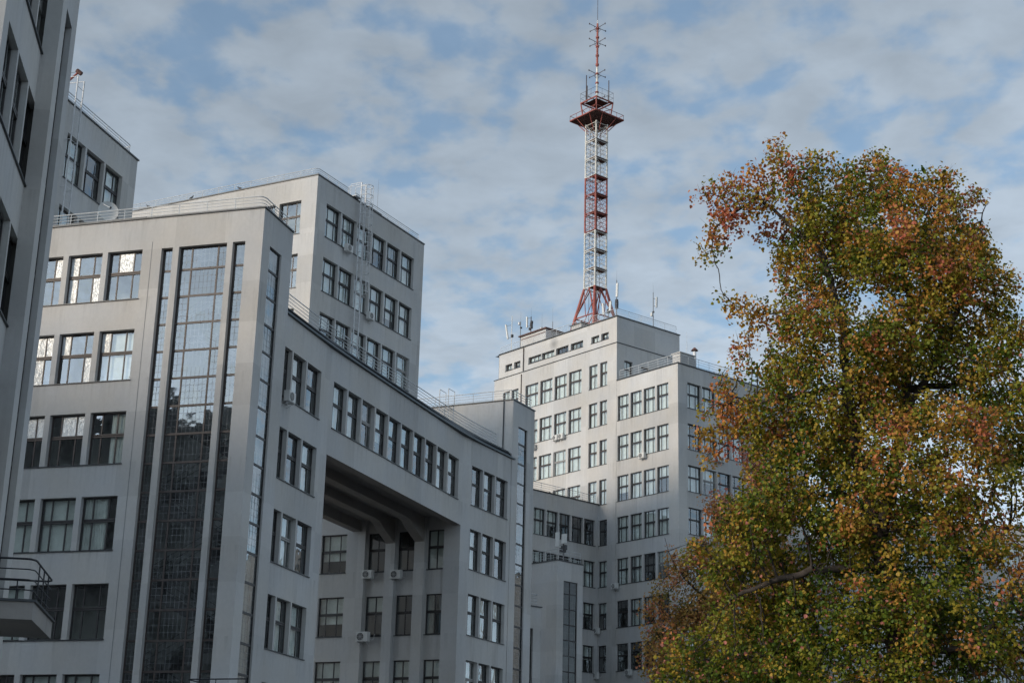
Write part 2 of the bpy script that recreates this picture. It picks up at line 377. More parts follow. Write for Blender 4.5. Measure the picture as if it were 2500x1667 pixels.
def stair_window(parent, face, u0, u1, z0, z1, cols, transoms, depth=0.24, cell=(0.21, 0.30), fmat='frame_brown', gmat='glass_stair'):
    """tall staircase glazing: stout frame, big panes, thin lead grid"""
    W = round(abs(u1 - u0), 3); M = face.mat(u0 if face.right else u1, -depth, z0)
    fr = 0.06; mul = 0.075; tot = sum(cols); avail = W - 2 * fr - mul * (len(cols) - 1)
    cx = []; x = fr
    for c in cols: cx.append((x, x + avail * c / tot)); x += avail * c / tot + mul
    zs = sorted([z0] + [t for t in transoms if z0 + 0.2 < t < z1 - 0.2] + [z1]); zs = [z - z0 for z in zs]
    fb = MB(); fb.box(0, fr, -0.03, 0.05, 0, z1 - z0); fb.box(W - fr, W, -0.03, 0.05, 0, z1 - z0)
    for z in zs: fb.box(fr, W - fr, -0.035, 0.045, max(0, z - 0.05), min(z1 - z0, z + 0.05))
    for (a, b), (c, d) in zip(cx[:-1], cx[1:]):
        for e, f in zip(zs[:-1], zs[1:]): fb.box(b, c, -0.025, 0.04, e + 0.05, f - 0.05)
    o = link('stair_window', fb.mesh('stair_window', fmat), parent, M)
    lg = MB()
    for e, f in zip(zs[:-1], zs[1:]):
        e2, f2 = e + 0.05, f - 0.05
        for a, b in cx:
            L = Matrix.Translation((a, 0, e2)) @ Matrix.Rotation(R(random.gauss(0, 0.25)), 4, 'Z') @ Matrix.Rotation(R(random.gauss(0, 0.25)), 4, 'X')
            link('pane', pane_mesh(b - a, f2 - e2, gmat), o, local=L)
            nx = max(1, round((b - a) / cell[0])); nz = max(1, round((f2 - e2) / cell[1]))
            for i in range(1, nx): t = a + (b - a) * i / nx; lg.box(t - 0.0065, t + 0.0065, -0.006, 0.006, e2, f2)
            for i in range(1, nz): t = e2 + (f2 - e2) * i / nz; lg.box(a, b, -0.005, 0.005, t - 0.0065, t + 0.0065)
    if lg.v: link('lead_grid', lg.mesh('lead_grid', 'lead'), o, local=Matrix())
    return o
def railing(parent, pts, z, h=0.62, n_rails=4, step=1.4, mat='rail_grey', r=0.022, fillet=0.35, name='railing', posts=True):
    """pts: plan polyline"""
    P = [Vector((p[0], p[1], 0)) for p in pts]; Q = [P[0]]
    for a, b, c in zip(P[:-2], P[1:-1], P[2:]):
        e = (a - b).normalized(); g = (c - b).normalized()
        if e.dot(g) > -0.98:
            k = min(fillet, (a - b).length * 0.4, (c - b).length * 0.4); s0 = b + e * k; s1 = b + g * k
            for i in range(6): t = i / 5; Q.append(s0 * (1 - t) ** 2 + b * 2 * t * (1 - t) + s1 * t * t)
        else: Q.append(b)
    Q.append(P[-1]); mb = MB()
    up = Vector((0, 0, 1))
    for k in range(n_rails):
        zz = z + h * (k + 1) / n_rails if n_rails > 1 else z + h
        mb.path([q + up * zz for q in Q], r * (1.25 if k == n_rails - 1 else 0.75))
    if posts:
        for a, b in zip(P[:-1], P[1:]):
            n = max(1, round((b - a).length / step))
            for i in range(n + 1):
                if i == 0 and a is not P[0]: continue
                q = a.lerp(b, i / n)
                if i == n and b is not P[-1]: continue
                mb.tube(q + up * z, q + up * (z + h), r, n=4)
    return mb.build(name, mat, parent)
def roof_edge(parent, pts, z, over=0.10, th=0.09, mat='flashing', closed=False, inward=0.5, centroid=None):
    """metal coping along a roof polyline; pts in plan, outward side away from centroid"""
    P = [Vector((p[0], p[1], 0)) for p in pts]; c = Vector((*centroid[:2], 0)); mb = MB(); m = len(P)
    def nrm(a, b):
        d = (b - a).normalized(); n = Vector((d.y, -d.x, 0)); return n if n.dot((a + b) / 2 - c) > 0 else -n
    offs = []
    for i in range(m):
        ns = []
        if i > 0: ns.append(nrm(P[i - 1], P[i]))
        if i < m - 1: ns.append(nrm(P[i], P[i + 1]))
        if len(ns) == 1: offs.append(ns[0])
        else: s = ns[0] + ns[1]; offs.append(s / max(0.3, s.dot(ns[0])))
    for i in range(m - 1):
        a, b = P[i], P[i + 1]; oa, ob = offs[i], offs[i + 1]
        A = [a + oa * over, b + ob * over, b - ob * inward, a - oa * inward]
        mb.box8([p + Vector((0, 0, z - 0.02)) for p in A] + [p + Vector((0, 0, z + th)) for p in A])
    return mb.build('roof_edge', mat, parent)
def block_rest(mb, corners, z0, z1, skip=()):
    """plain outer walls + roof for a footprint; skip = indices of sides that are built as faces"""
    k = len(corners)
    for i in range(k):
        if i in skip: continue
        a, b = corners[i], corners[(i + 1) % k]
        mb.quad((a[0], a[1], z0), (b[0], b[1], z0), (b[0], b[1], z1), (a[0], a[1], z1))
    mb.poly([(p[0], p[1], z1 - 0.01) for p in corners])
def xy(v): return (v[0], v[1])

# ------------------------------------------------------------------ ground
g = MB(); g.quad((-3000, -3000, 0), (3000, -3000, 0), (3000, 3000, 0), (-3000, 3000, 0))
tag(g.build('ground', 'asphalt'), None, None, kind='structure')

def trans(ztop, z0=1.5): return [ztop - 1.08 - 1.305 * k for k in range(30) if ztop - 1.08 - 1.305 * k > z0]

# ================================================================== A: stair block in front
HA = 16.90338
cA = at_z(300 + 1075 / 3.0947, 380 + 395 / 3.0947, 29.95); ZA = 29.97
AF, AR = Face(cA, HA - 90), Face(cA, HA)
bA = thing('office_block', 'pale grey office block with tall lattice-glazed staircase window, left of the bridge wing', 'building', (cA.x, cA.y, 0), 'blocks of the grey office complex')
wb = MB(); AW = 24.0; AD = 3.19
ops = bank(bA, AF, [(6.11, 7.92), (8.20, 10.01), (10.29, 12.10), (12.38, 14.19)], [28.44 - 3.897 * k for k in range(3)], fmat='frame_brown', foilp=0.35, blind=0.35)
ops += bank(bA, AF, [(6.11, 7.92), (8.20, 10.01), (10.29, 12.10), (12.38, 14.19)], [28.44 - 3.897 * k for k in range(3, 7)], fmat='frame_dark', blind=0.55)
st = [(1.78, 4.22, 2.0, 28.40), (4.54, 5.12, 2.0, 28.40), (0.86, 1.49, 2.0, 28.40)]
AF.wall(wb, 0, AW, 0, ZA, ops + st, depth=0.28)
ops2 = [(0.80, 2.08, 2.0, 28.38)]
AR.wall(wb, 0, AD, 0, ZA, ops2, depth=0.34)
cnr = [xy(AF.p(0, 0, 0)), xy(AF.p(AW, 0, 0)), xy(AF.p(AW, -AD, 0)), xy(AF.p(0, -AD, 0))]
block_rest(wb, cnr, 0, ZA, skip=(0, 3))
# narrow rebates beside the tall strips
wb.build('wall', 'plaster', bA)
stair_window(bA, AF, 1.78, 4.22, 2.0, 28.40, (0.55, 1.36, 0.46), trans(28.40, 2.4))
stair_window(bA, AF, 4.54, 5.12, 2.0, 28.40, (1,), trans(28.40, 2.4))
stair_window(bA, AF, 0.86, 1.49, 2.0, 28.40, (1,), trans(28.40, 2.4))
stair_window(bA, AR, 0.80, 2.08, 2.0, 28.38, (1,), trans(28.38, 2.4), depth=0.12, cell=(0.26, 0.30), fmat='frame_dark')
# staircase inside
sm = MB(); AFb = lambda u, w, z: AF.p(u, w, z)
for k in range(14):
    z0 = 1.2 + 1.95 * k; z1 = z0 + 1.95; ua, ub = (1.2, 4.9) if k % 2 else (4.9, 1.2); w0 = -1.0 if k % 2 else -1.9
    n = 11
    for i in range(n):
        a = ua + (ub - ua) * i / n; b = ua + (ub - ua) * (i + 1) / n; z = z0 + (z1 - z0) * (i + 1) / n
        AF.box(sm, min(a, b), max(a, b), w0 - 0.45, w0 + 0.4, z - 0.34, z)
    for i in range(0, 12):
        a = ua + (ub - ua) * i / 11; z = z0 + (z1 - z0) * i / 11; sm.tube(AFb(a, w0 + 0.42, z), AFb(a, w0 + 0.42, z + 0.95), 0.018, n=4)
    for hh in (0.35, 0.65, 0.95): sm.tube(AFb(ua, w0 + 0.42, z0 + hh), AFb(ub, w0 + 0.42, z1 + hh), 0.022, n=4)
    AF.box(sm, *((5.0, 5.3) if k % 2 == 0 else (0.5, 1.2)), -2.4, -0.6, z0 - 0.2, z0)
sm.build('staircase', 'stair', bA)
rm = MB(); AF.room(rm, 0.35, 5.45, 0.2, ZA - 0.6, -0.6, 2.45); rm.build('stairwell_wall', 'stairwell', bA)
roof_edge(bA, [xy(AF.p(AW, 0, 0)), xy(AF.p(0, 0, 0)), xy(AF.p(0, -AD, 0))], ZA, centroid=AF.p(8, -2, 0), over=0.07, th=0.05)
railing(bA, [xy(AF.p(16, -0.18, 0)), xy(AF.p(0.18, -0.18, 0)), xy(AF.p(0.18, -AD + 0.3, 0))], ZA + 0.04, 0.62)
cv = Face(AF.p(0, 2.6, 0), HA - 90); (ca, cz1), (cb, cz2) = cv.px(455, 1657), cv.px(600, 1660)
railing(bA, [xy(cv.p(ca, -2, 0)), xy(cv.p(ca, 0, 0)), xy(cv.p(cb, 0, 0))], cz1 - 0.95, 0.95, n_rails=3, mat='rail_black', name='canopy_railing')
cs = MB(); cv.box(cs, cb - 1, ca + 0.15, -2.58, 0.15, cz1 - 1.2, cz1 - 0.95); cs.build('entrance_canopy', 'plaster_dark', bA)
# joint line and faint downpipe
jl = MB(); AF.box(jl, 5.62, 5.635, 0.001, 0.012, 3, ZA - 1.2); jl.build('wall_joint', 'lead', bA)

# ================================================================== bridge wing (concave, three runs)
def ln(p, deg): return Vector((p.x, p.y, 0)), dirv(deg)
def isect(p, d, q, e):
    # p + t d = q + s e
    det = d.x * (-e.y) - d.y * (-e.x); rx, ry = q.x - p.x, q.y - p.y
    t = (rx * (-e.y) - ry * (-e.x)) / det; return p + d * t
b1b = at_z(560 + 697 / 3.0947, 760 + 458 / 3.0947, 24.65); b2a = at_z(560 + 780 / 3.0947, 760 + 525 / 3.0947, 24.65); b3b = at_z(560 + 2103 / 3.0947, 760 + 1285 / 3.0947, 24.65)
H1, H2, H3 = 17.2, 21.1, 27.9
F1, F3 = Face(b1b, H1), Face(b3b, H3)
UL = 1.22; wp = -5.86; u_s = -5.5
J12 = F1.p(UL, 0, 0); J23 = F3.p(wp, 0, 0)
H2 = math.degrees(math.atan2(J23.x - J12.x, J23.y - J12.y)); F2 = Face(J12, H2); LM = (J23 - J12).length
du = (Vector((b2a.x, b2a.y, 0)) - F2.o).dot(F2.d)
ZBR = 26.25; ZS = 20.75
bB = thing('bridge_wing', 'curved grey bridge wing spanning the passage, with a row of ten windows', 'building', (J12.x, J12.y, 0), 'blocks of the grey office complex')
wb = MB()
c1 = [(-5.02, -3.49), (-3.34, -1.82), (-1.67, 0.0)]
ops1 = bank(bB, F1, c1, [24.65 - 3.9 * k for k in range(0, 5)], blind=0.6)
c2 = [(du + 1.711 * k, du + 1.56 + 1.711 * k) for k in range(10)]
c2[-1] = (c2[-1][0], du + 17.04)
ops2 = bank(bB, F2, c2, [24.62], blind=0.85)
c3 = [(-4.68, -3.27), (-3.12, -1.70), (-1.55, 0.0)]
ops3 = bank(bB, F3, c3, [24.65 - 3.9 * k for k in range(0, 5)], blind=0.7)
F1.wall(wb, u_s, UL, 0, ZBR, ops1)
F2.wall(wb, 0, LM, ZS, ZBR, ops2)
F3.wall(wb, wp, 0.75, 0, ZBR, ops3)
pierc = F3.p(wp, 0, 0)
# roof slab, back wall
BD = 7.33
dW = dirv(-65.5)
back0 = F1.p(u_s, 0, 0) + dirv(H1 - 90) * BD; back1 = J12 + dirv(H2 - 90) * BD; back2 = pierc + dW * BD; back3 = F3.p(0.75, 0, 0) + dirv(H3 - 90) * BD
frontpts = [F1.p(u_s, 0, 0), J12, J23, F3.p(0.75, 0, 0)]
poly = [xy(p) for p in frontpts] + [xy(p) for p in (back3, back2, back1, back0)]
wb.poly([(p[0], p[1], ZBR + 0.3) for p in poly])
for a, b in ((back1, back2), (back0, back1), (back2, back3)):
    wb.quad((a.x, a.y, ZS if a is back1 else 0), (b.x, b.y, ZS if a is back1 else 0), (b.x, b.y, ZBR), (a.x, a.y, ZBR))
# left flank of the passage (faces away from the camera) and returns
pl0 = J12.copy(); pl1 = pl0 + dirv(H2 - 90) * BD
wb.quad((pl0.x, pl0.y, 0), (pl1.x, pl1.y, 0), (pl1.x, pl1.y, ZS + 0.9), (pl0.x, pl0.y, ZS + 0.9))
s0 = F1.p(u_s, 0, 0); s1 = F1.p(u_s, -3, 0); wb.quad((s0.x, s0.y, 0), (s1.x, s1.y, 0), (s1.x, s1.y, ZBR), (s0.x, s0.y, ZBR))
wb.build('wall', 'plaster', bB)
# soffit, beams with haunches; the shade under the bridge is put into their darker colour
sf = MB(); zsl = ZS + 0.62
sp_ = [pl0, pierc + Vector((0, 0, 0)), pierc + dW * BD, pl1]
sf.poly([(p.x, p.y, zsl) for p in sp_])
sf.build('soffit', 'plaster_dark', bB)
WF = Face(pierc, -65.5)
L0 = pl0
def passage_beam(t0, t1, zb, haunch):
    """beam parallel to the bridge at offset t0..t1 along the flank"""
    mb = MB(); e0 = lambda t: pl0 + dirv(H2 - 90) * t; e1 = lambda t: pierc + dW * t
    A0, A1, B0, B1 = e0(t0), e0(t1), e1(t0), e1(t1)
    n = 14; Ld = (B0 - A0).length; prev = None
    for i in range(n + 1):
        s_ = i / n if not haunch else [0, .3, .6, .80, .84, .88, .905, .925, .94, .95, .965, .98, .99, .995, 1][i]
        dist = (1 - s_) * Ld; dz = 0.0
        if haunch:
            q = max(0.0, 1 - dist / 2.6); dz = 0.95 * (q if q < 1 else 1)
            if 0 < q < 0.35: dz = 0.95 * q * q / 0.35 * 1.0
            elif q >= 0.35: dz = 0.95 * q
        p, q2 = A0.lerp(B0, s_), A1.lerp(B1, s_)
        cur = (p, q2, zb - dz)
        if prev:
            (a, b, za), (c, d, zc) = prev, cur; up = lambda v, z: (v.x, v.y, z)
            mb.quad(up(a, za), up(b, za), up(d, zc), up(c, zc)); mb.quad(up(a, za), up(c, zc), up(c, zsl + 0.02), up(a, zsl + 0.02)); mb.quad(up(b, za), up(b, zsl + 0.02), up(d, zsl + 0.02), up(d, zc))
        prev = cur
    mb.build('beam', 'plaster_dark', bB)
passage_beam(0.04, 0.55, ZS + 0.02, False); passage_beam(2.40, 3.02, ZS + 0.1, True); passage_beam(4.41, 4.98, ZS + 0.1, True); passage_beam(6.75, BD, ZS, False)
# flank wall of the passage with pilasters
wf = MB()
bays = [(1.07, 2.36), (3.04, 4.37), (5.02, 6.44)]
opsW = []
for i, (a, b) in enumerate(bays):
    o = bank(bB, WF, [(a + 0.02, b - 0.06)], [20.64 - 3.86 * k for k in range(4)], h=2.38, w=-0.34, depth=0.12, cols=(0.5, 0.5), blind=0.4, sill=True)
    WF.wall(wf, a, b, 0, ZS + 0.9, o, depth=0.12, w=-0.34)
    wf.quad(WF.p(a, 0, 0), WF.p(a, -0.34, 0), WF.p(a, -0.34, ZS + 0.9), WF.p(a, 0, ZS + 0.9)); wf.quad(WF.p(b, 0, 0), WF.p(b, -0.34, 0), WF.p(b, -0.34, ZS + 0.9), WF.p(b, 0, ZS + 0.9))
for a, b in ((0, 1.07), (2.36, 3.04), (4.37, 5.02), (6.44, 7.4)):
    WF.wall(wf, a, b, 0, ZS + 0.9)
oL = bank(bB, WF, [(7.72, 9.5)], [20.64 - 3.86 * k for k in range(4)], h=2.38, depth=0.16, blind=0.5)
WF.wall(wf, 7.4, 14, 0, ZBR, oL, depth=0.2)
wf.build('flank_wall', 'plaster', bB)
# dark sheet-metal apron along the roof, rail behind
def bez(pts, n=18):
    """smooth concave eaves line through the three runs"""
    out = []
    P = [frontpts[0], J12, J23, frontpts[3]]
    for a, b in zip(P[:-1], P[1:]):
        for i in range(n): out.append(a.lerp(b, i / n))
    out.append(P[-1])
    for _ in range(60):
        out = [out[0]] + [(out[i - 1] + out[i] * 2 + out[i + 1]) / 4 for i in range(1, len(out) - 1)] + [out[-1]]
    return out
eav = bez(None); cdir = dirv(110)
ap = MB()
for a, b in zip(eav[:-1], eav[1:]):
    d = (b - a).normalized(); n = Vector((d.y, -d.x, 0)); n = n if n.dot(-a) > 0 else -n
    pts = [(0.14, ZBR - 0.02), (0.14, ZBR + 0.06), (0.03, ZBR + 0.10), (-0.24, ZBR + 0.52), (-1.2, ZBR + 0.56)]
    for (w0, z0), (w1, z1) in zip(pts[:-1], pts[1:]):
        ap.quad(a + n * w0 + Vector((0, 0, z0)), b + n * w0 + Vector((0, 0, z0)), b + n * w1 + Vector((0, 0, z1)), a + n * w1 + Vector((0, 0, z1)))
    ap.quad(a + n * 0.14 + Vector((0, 0, ZBR - 0.02)), b + n * 0.14 + Vector((0, 0, ZBR - 0.02)), b - n * 0.4 + Vector((0, 0, ZBR - 0.02)), a - n * 0.4 + Vector((0, 0, ZBR - 0.02)))
ap.build('roof_apron', 'roof_metal', bB)
railing(bB, [xy(p + dirv(-66) * 0.32) for p in eav[1:-2:4]] , ZBR + 0.55, 0.72, step=2.6, fillet=0.01)

# ================================================================== C: end tower right of the bridge
cC = at_z(1100 + 803 / 5.225, 920 + 290 / 5.225, 30.15); ZC = 30.15; HC = 28.0
CF, CR = Face(cC, HC - 93.2), Face(cC, HC)
bC = thing('office_block', 'narrow grey tower end with one tall strip window, right of the bridge wing', 'building', (cC.x, cC.y, 0), 'blocks of the grey office complex')
wb = MB(); CF.wall(wb, 0, 14, 0, ZC); CR.wall(wb, 0, 3.06, 0, ZC, [(0.80, 2.08, 2.0, 28.56)])
e3 = CR.p(3.06, 0, 0); block_rest(wb, [xy(CF.p(0, 0, 0)), xy(CF.p(14, 0, 0)), xy(CF.p(14, -3.0, 0)), xy(e3)], 0, ZC, skip=(0, 3))
wb.build('wall', 'plaster', bC)
stair_window(bC, CR, 0.80, 2.08, 2.0, 28.56, (1,), trans(28.56, 2.4), depth=0.12, cell=(0.26, 0.30), fmat='frame_dark')
rm = MB(); CR.room(rm, 0.5, 2.4, 0.5, 29, -0.5, 2.2); rm.build('stairwell_wall', 'room', bC)
roof_edge(bC, [xy(CF.p(14, 0, 0)), xy(CF.p(0, 0, 0)), xy(e3)], ZC, centroid=CF.p(5, -2, 0), over=0.07, th=0.05)
railing(bC, [xy(CF.p(7.2, -0.2, 0)), xy(CF.p(0.2, -0.2, 0)), xy(CR.p(2.9, -0.2, 0))], ZC + 0.04, 0.7)
pp = MB(); pp.tube(CF.p(0.66, 0.05, 26.3), CF.p(0.66, 0.05, 30.1), 0.035); pp.build('downpipe', 'flashing', bC)

# ================================================================== B: tall block behind the bridge
HB = 27.80998; ZB = 45.85
cB = at_z(760 + 122 / 7.127, 400 + 190 / 7.127, ZB)
BF, BR = Face(cB, HB - 90), Face(cB, HB)
bT = thing('office_block', 'tall grey block with caged ladder on its shaded side, behind the bridge wing', 'building', (cB.x, cB.y, 0), 'blocks of the grey office complex')
wb = MB(); o1 = bank(bT, BF, [(1.25, 3.05), (3.38, 5.18), (5.5, 7.3)], [44.2, 40.32, 36.42], fmat='frame_brown', blind=0.6)
BF.wall(wb, 0, 30, 0, ZB, o1)
o2 = bank(bT, BR, [(1.22 + 1.975 * k, 3.04 + 1.975 * k) for k in range(6)], [44.22, 40.32, 36.42], blind=1.0, full=0.6)
BR.wall(wb, 0, 14.27, 0, ZB, o2)
block_rest(wb, [xy(BF.p(0, 0, 0)), xy(BF.p(30, 0, 0)), xy(BF.p(30, -14.27, 0)), xy(BF.p(0, -14.27, 0))], 0, ZB, skip=(0, 3))
wb.build('wall', 'plaster', bT)
roof_edge(bT, [xy(BF.p(30, 0, 0)), xy(BF.p(0, 0, 0)), xy(BR.p(14.27, 0, 0))], ZB, centroid=BF.p(12, -7, 0), over=0.07, th=0.06)
railing(bT, [xy(BF.p(24, -0.2, 0)), xy(BF.p(0.2, -0.2, 0)), xy(BR.p(4.1, -0.2, 0))], ZB + 0.04, 0.58)
railing(bT, [xy(BR.p(4.9, -0.2, 0)), xy(BR.p(13.7, -0.2, 0))], ZB + 0.04, 0.58)
railing(bT, [xy(BF.p(5.6, -1.6, 0)), xy(BF.p(10.5, -1.6, 0))], ZB + 0.3, 0.6)
vb = MB(); BR.box(vb, 7.15, 8.55, -1.5, -0.5, ZB, ZB + 0.42); BR.box(vb, 7.05, 8.8, -1.6, -0.4, ZB + 0.42, ZB + 0.5); vb.build('roof_vent', 'plaster_dark', bT)

# ================================================================== H: block behind A, ladder and dish in front
hx, hy = 120 + 740 / 4.126, 170 + 1085 / 4.126
h0 = at_z(hx, hy, 36.35); HHd = 15.5; HF = Face(h0, HHd); ZH = 37.95
bH = thing('office_block', 'grey block at far left, its upper windows looking over the front block\'s roof', 'building', (h0.x, h0.y, 0), 'blocks of the grey office complex')
wb = MB(); o1 = bank(bH, HF, [(-1.82, 0), (-3.79, -1.97), (-5.76, -3.94)], [36.35, 32.45], blind=0.9)
HF.wall(wb, -9, 1.41, 0, ZH, o1)
k0, k1 = HF.p(-9, 0, 0), HF.p(1.41, 0, 0); bk = dirv(HHd - 90) * 16
block_rest(wb, [xy(k0), xy(k1), xy(k1 + bk), xy(k0 + bk)], 0, ZH, skip=(0,)); wb.build('wall', 'plaster', bH)
roof_edge(bH, [xy(k0), xy(k1), xy(k1 + bk)], ZH, centroid=k0.lerp(k1, .5) + bk * .5, over=0.07, th=0.06)
railing(bH, [xy(HF.p(-8.8, -0.2, 0)), xy(HF.p(1.0, -0.2, 0)), xy(HF.p(1.0, -6, 0))], ZH + 0.04, 0.62)

# ================================================================== F: near block at the left edge
fp = at_z(495 / 5.227, 1495 / 5.227, 20.75); HFd = -7.8; FF = Face(fp, HFd); ZF = 28.4
bF = thing('office_block', 'near shaded block cut by the left edge of the picture', 'building', (fp.x, fp.y, 0), 'blocks of the grey office complex')
wb = MB(); o1 = bank(bF, FF, [(-1.92, 0.0), (-3.70, -2.07), (-5.36, -3.86)], [24.67, 20.77, 16.87, 12.97, 9.07], h=2.4, depth=0.20, blind=0.8)
FF.wall(wb, -5.97, 1.2, 0, ZF, o1, depth=0.22)
PJ = 0.42
FFp = Face(FF.p(0, PJ, 0), HFd)
fu0 = FFp.px(690 / 5.227, 1000 / 5.227)[0]; fu1 = FFp.px(900 / 5.227, 1000 / 5.227)[0]; (fs0, fz), (fs1, _z) = FFp.px(858 / 5.227, 110 / 5.227), FFp.px(915 / 5.227, 390 / 5.227)
opF = [(fs0, fs1, 2.0, fz)]
FF.wall(wb, 1.2, fu0, 0, ZF) if fu0 > 1.2 else None
FF.wall(wb, fu0, fu1, 0, ZF, opF, depth=0.30, w=PJ)
wb.quad(FF.p(fu0, 0, 0), FF.p(fu0, PJ, 0), FF.p(fu0, PJ, ZF), FF.p(fu0, 0, ZF))
kA, kB = FF.p(-5.97, 0, 0), FF.p(fu1, PJ, 0); bk = dirv(HFd - 90) * 16
block_rest(wb, [xy(kA), xy(kB), xy(kB + bk), xy(kA + bk)], 0, ZF, skip=(0,)); wb.build('wall', 'plaster', bF)
stair_window(bF, FFp, fs0, fs1, 2.0, fz, (1,), trans(fz, 2.4), depth=0.2, cell=(9, 9), fmat='frame_dark')
rm = MB(); FFp.room(rm, fs0 - 0.3, fs1 + 0.3, 0.5, 26, -0.5, 2.0); rm.build('stairwell_wall', 'room', bF)
# balcony on F
zb = 7.1
qa = at_z(395 / 4.797, 1340 + 620 / 4.797, zb); qb = at_z(590 / 4.797, 1340 + 855 / 4.797, zb)
wa = (qa - fp).dot(FF.n); ua = (qa - FF.o).dot(FF.d); ub = (qb - FF.o).dot(FF.d); wa = (Vector((qa.x, qa.y, 0)) - FF.o).dot(FF.n)
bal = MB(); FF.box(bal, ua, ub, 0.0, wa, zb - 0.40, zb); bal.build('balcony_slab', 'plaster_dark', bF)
bal = MB(); FF.box(bal, ua - 0.05, ub + 0.05, 0.0, wa + 0.06, zb + 0.004, zb + 0.05); bal.build('balcony_edge', 'flashing', bF)
railing(bF, [xy(FF.p(ua + 0.08, 0.05, 0)), xy(FF.p(ua + 0.08, wa - 0.08, 0)), xy(FF.p(ub - 0.08, wa - 0.08, 0)), xy(FF.p(ub - 0.08, 0.05, 0))], zb + 0.05, 0.95, n_rails=4, step=0.9, mat='rail_black', r=0.02, fillet=0.25, name='balcony_railing')

# ================================================================== D and E: tower with the mast, lower block in front
HD = 50.30089; ZE = 45.75; ZD = 52.3
cE = at_z(1480 + 1245 / 7.128, 840 + 328 / 7.128, ZE)
EF, ER = Face(cE, HD - 90), Face(cE, HD)
bE = thing('office_block', 'grey corner block below the mast tower, partly hidden by the autumn tree', 'building', (cE.x, cE.y, 0), 'blocks of the grey office complex')
rowsE = [44.18 - 3.9 * k for k in range(7)]
wb = MB()
o1 = bank(bE, EF, [(1.23, 2.72), (2.96, 4.46), (4.72, 6.22), (6.48, 7.98)], rowsE[:4], blind=1.0, full=0.9, depth=0.17)
o1 += bank(bE, EF, [(1.23, 2.72), (2.96, 4.46), (4.72, 6.22), (6.48, 7.98)], rowsE[4:], blind=0.5, depth=0.17)
EF.wall(wb, 0, 8.1, 0, ZE, o1, depth=0.2)
o2 = bank(bE, ER, [(1.24 + 1.97 * k, 3.04 + 1.97 * k) for k in range(5)], rowsE, blind=0.8)
ER.wall(wb, 0, 18, 0, ZE, o2)
block_rest(wb, [xy(EF.p(0, 0, 0)), xy(EF.p(8.1, 0, 0)), xy(EF.p(8.1, -18, 0)), xy(EF.p(0, -18, 0))], 0, ZE, skip=(0, 3)); wb.build('wall', 'plaster', bE)
roof_edge(bE, [xy(EF.p(8.08, 0, 0)), xy(EF.p(0, 0, 0)), xy(ER.p(18, 0, 0))], ZE, centroid=EF.p(4, -9, 0), over=0.08, th=0.08)
railing(bE, [xy(EF.p(7.9, -0.2, 0)), xy(EF.p(0.2, -0.2, 0)), xy(ER.p(17, -0.2, 0))], ZE + 0.05, 0.95)
hut = MB(); EF.box(hut, 0.35, 1.35, -2.6, -0.7, ZE, ZE + 1.25); EF.box(hut, 0.25, 1.45, -2.7, -0.6, ZE + 1.25, ZE + 1.33); hut.build('roof_hut', 'plaster', bE)
bD = thing('tower_block', 'tall pale grey tower block carrying the red and white mast', 'building', xy(EF.p(16, 0, 0)) + (0,), 'blocks of the grey office complex')
wb = MB()
cq = [(9.45, 10.46), (10.83, 12.02), (13.12, 14.96), (15.30, 17.11), (17.45, 19.30), (19.61, 21.62), (22.71, 23.81), (24.09, 25.2)]
o1 = bank(bD, EF, [c for c in cq if c[1] - c[0] > 1.5], [48.04 - 3.88 * k for k in range(4)], fmat='frame_brown', blind=1.0, full=0.9, depth=0.17)
o1 += bank(bD, EF, [c for c in cq[:2]], [48.04 - 3.88 * k for k in range(4)], fmat='frame_brown', cols=(0.55, 0.45), blind=1.0, full=0.9, depth=0.17)
o1 += bank(bD, EF, [c for c in cq[6:]], [48.04], fmat='frame_brown', cols=(0.55, 0.45), blind=0.9, depth=0.17)
o1 += bank(bD, EF, [(9.35, 10.45)], [32.5 - 3.9 * k for k in range(4)], cols=(0.55, 0.45), blind=0.5, depth=0.17)
EF.wall(wb, 8.12, 26.65, 0, 49.6, o1, depth=0.2)
small = [(9.31, 10.37), (10.66, 11.79), (12.98, 14.81), (15.15, 17.0), (17.27, 19.20), (19.30, 21.27), (22.56, 23.55), (23.88, 24.94)]
o2 = bank(bD, EF, small[2:6], [50.98], h=0.68, rows=(1,), cols=(1, 1, 1), blind=0.9, fmat='frame_brown', w=-0.03)
o2 += bank(bD, EF, small[:2] + small[6:], [50.98], h=0.68, rows=(1,), cols=(1, 1), blind=0.9, fmat='frame_brown', w=-0.03)
EF.wall(wb, 8.15, 26.0, 49.6, ZD, o2, w=-0.03)
DRf = Face(EF.p(8.12, 0, 0), HD)
o3 = bank(bD, DRf, [(1.0, 2.15)], [48.05], h=1.9, cols=(1, 1), blind=0.4); o3 += bank(bD, DRf, [(3.3, 4.4)], [47.9], h=1.9, cols=(1, 1), blind=0.4)
DRf.wall(wb, 0, 8.64, 45, ZD, o3)
block_rest(wb, [xy(EF.p(8.12, 0, 0)), xy(EF.p(26.65, 0, 0)), xy(EF.p(26.65, -8.64, 0)), xy(EF.p(8.12, -8.64, 0))], 0, ZD, skip=(0, 1, 3))
a, b = EF.p(26.65, 0, 0), EF.p(26.65, -8.64, 0); wb.quad((a.x, a.y, 0), (b.x, b.y, 0), (b.x, b.y, 49.6), (a.x, a.y, 49.6))
a, b = EF.p(26.0, 0, 0), EF.p(26.0, -8.64, 0); wb.quad((a.x, a.y, 49.6), (b.x, b.y, 49.6), (b.x, b.y, ZD), (a.x, a.y, ZD))
EF.box(wb, 8.12, 8.9, -0.02, 0.05, 0, 34.0)
wb.build('wall', 'plaster', bD)
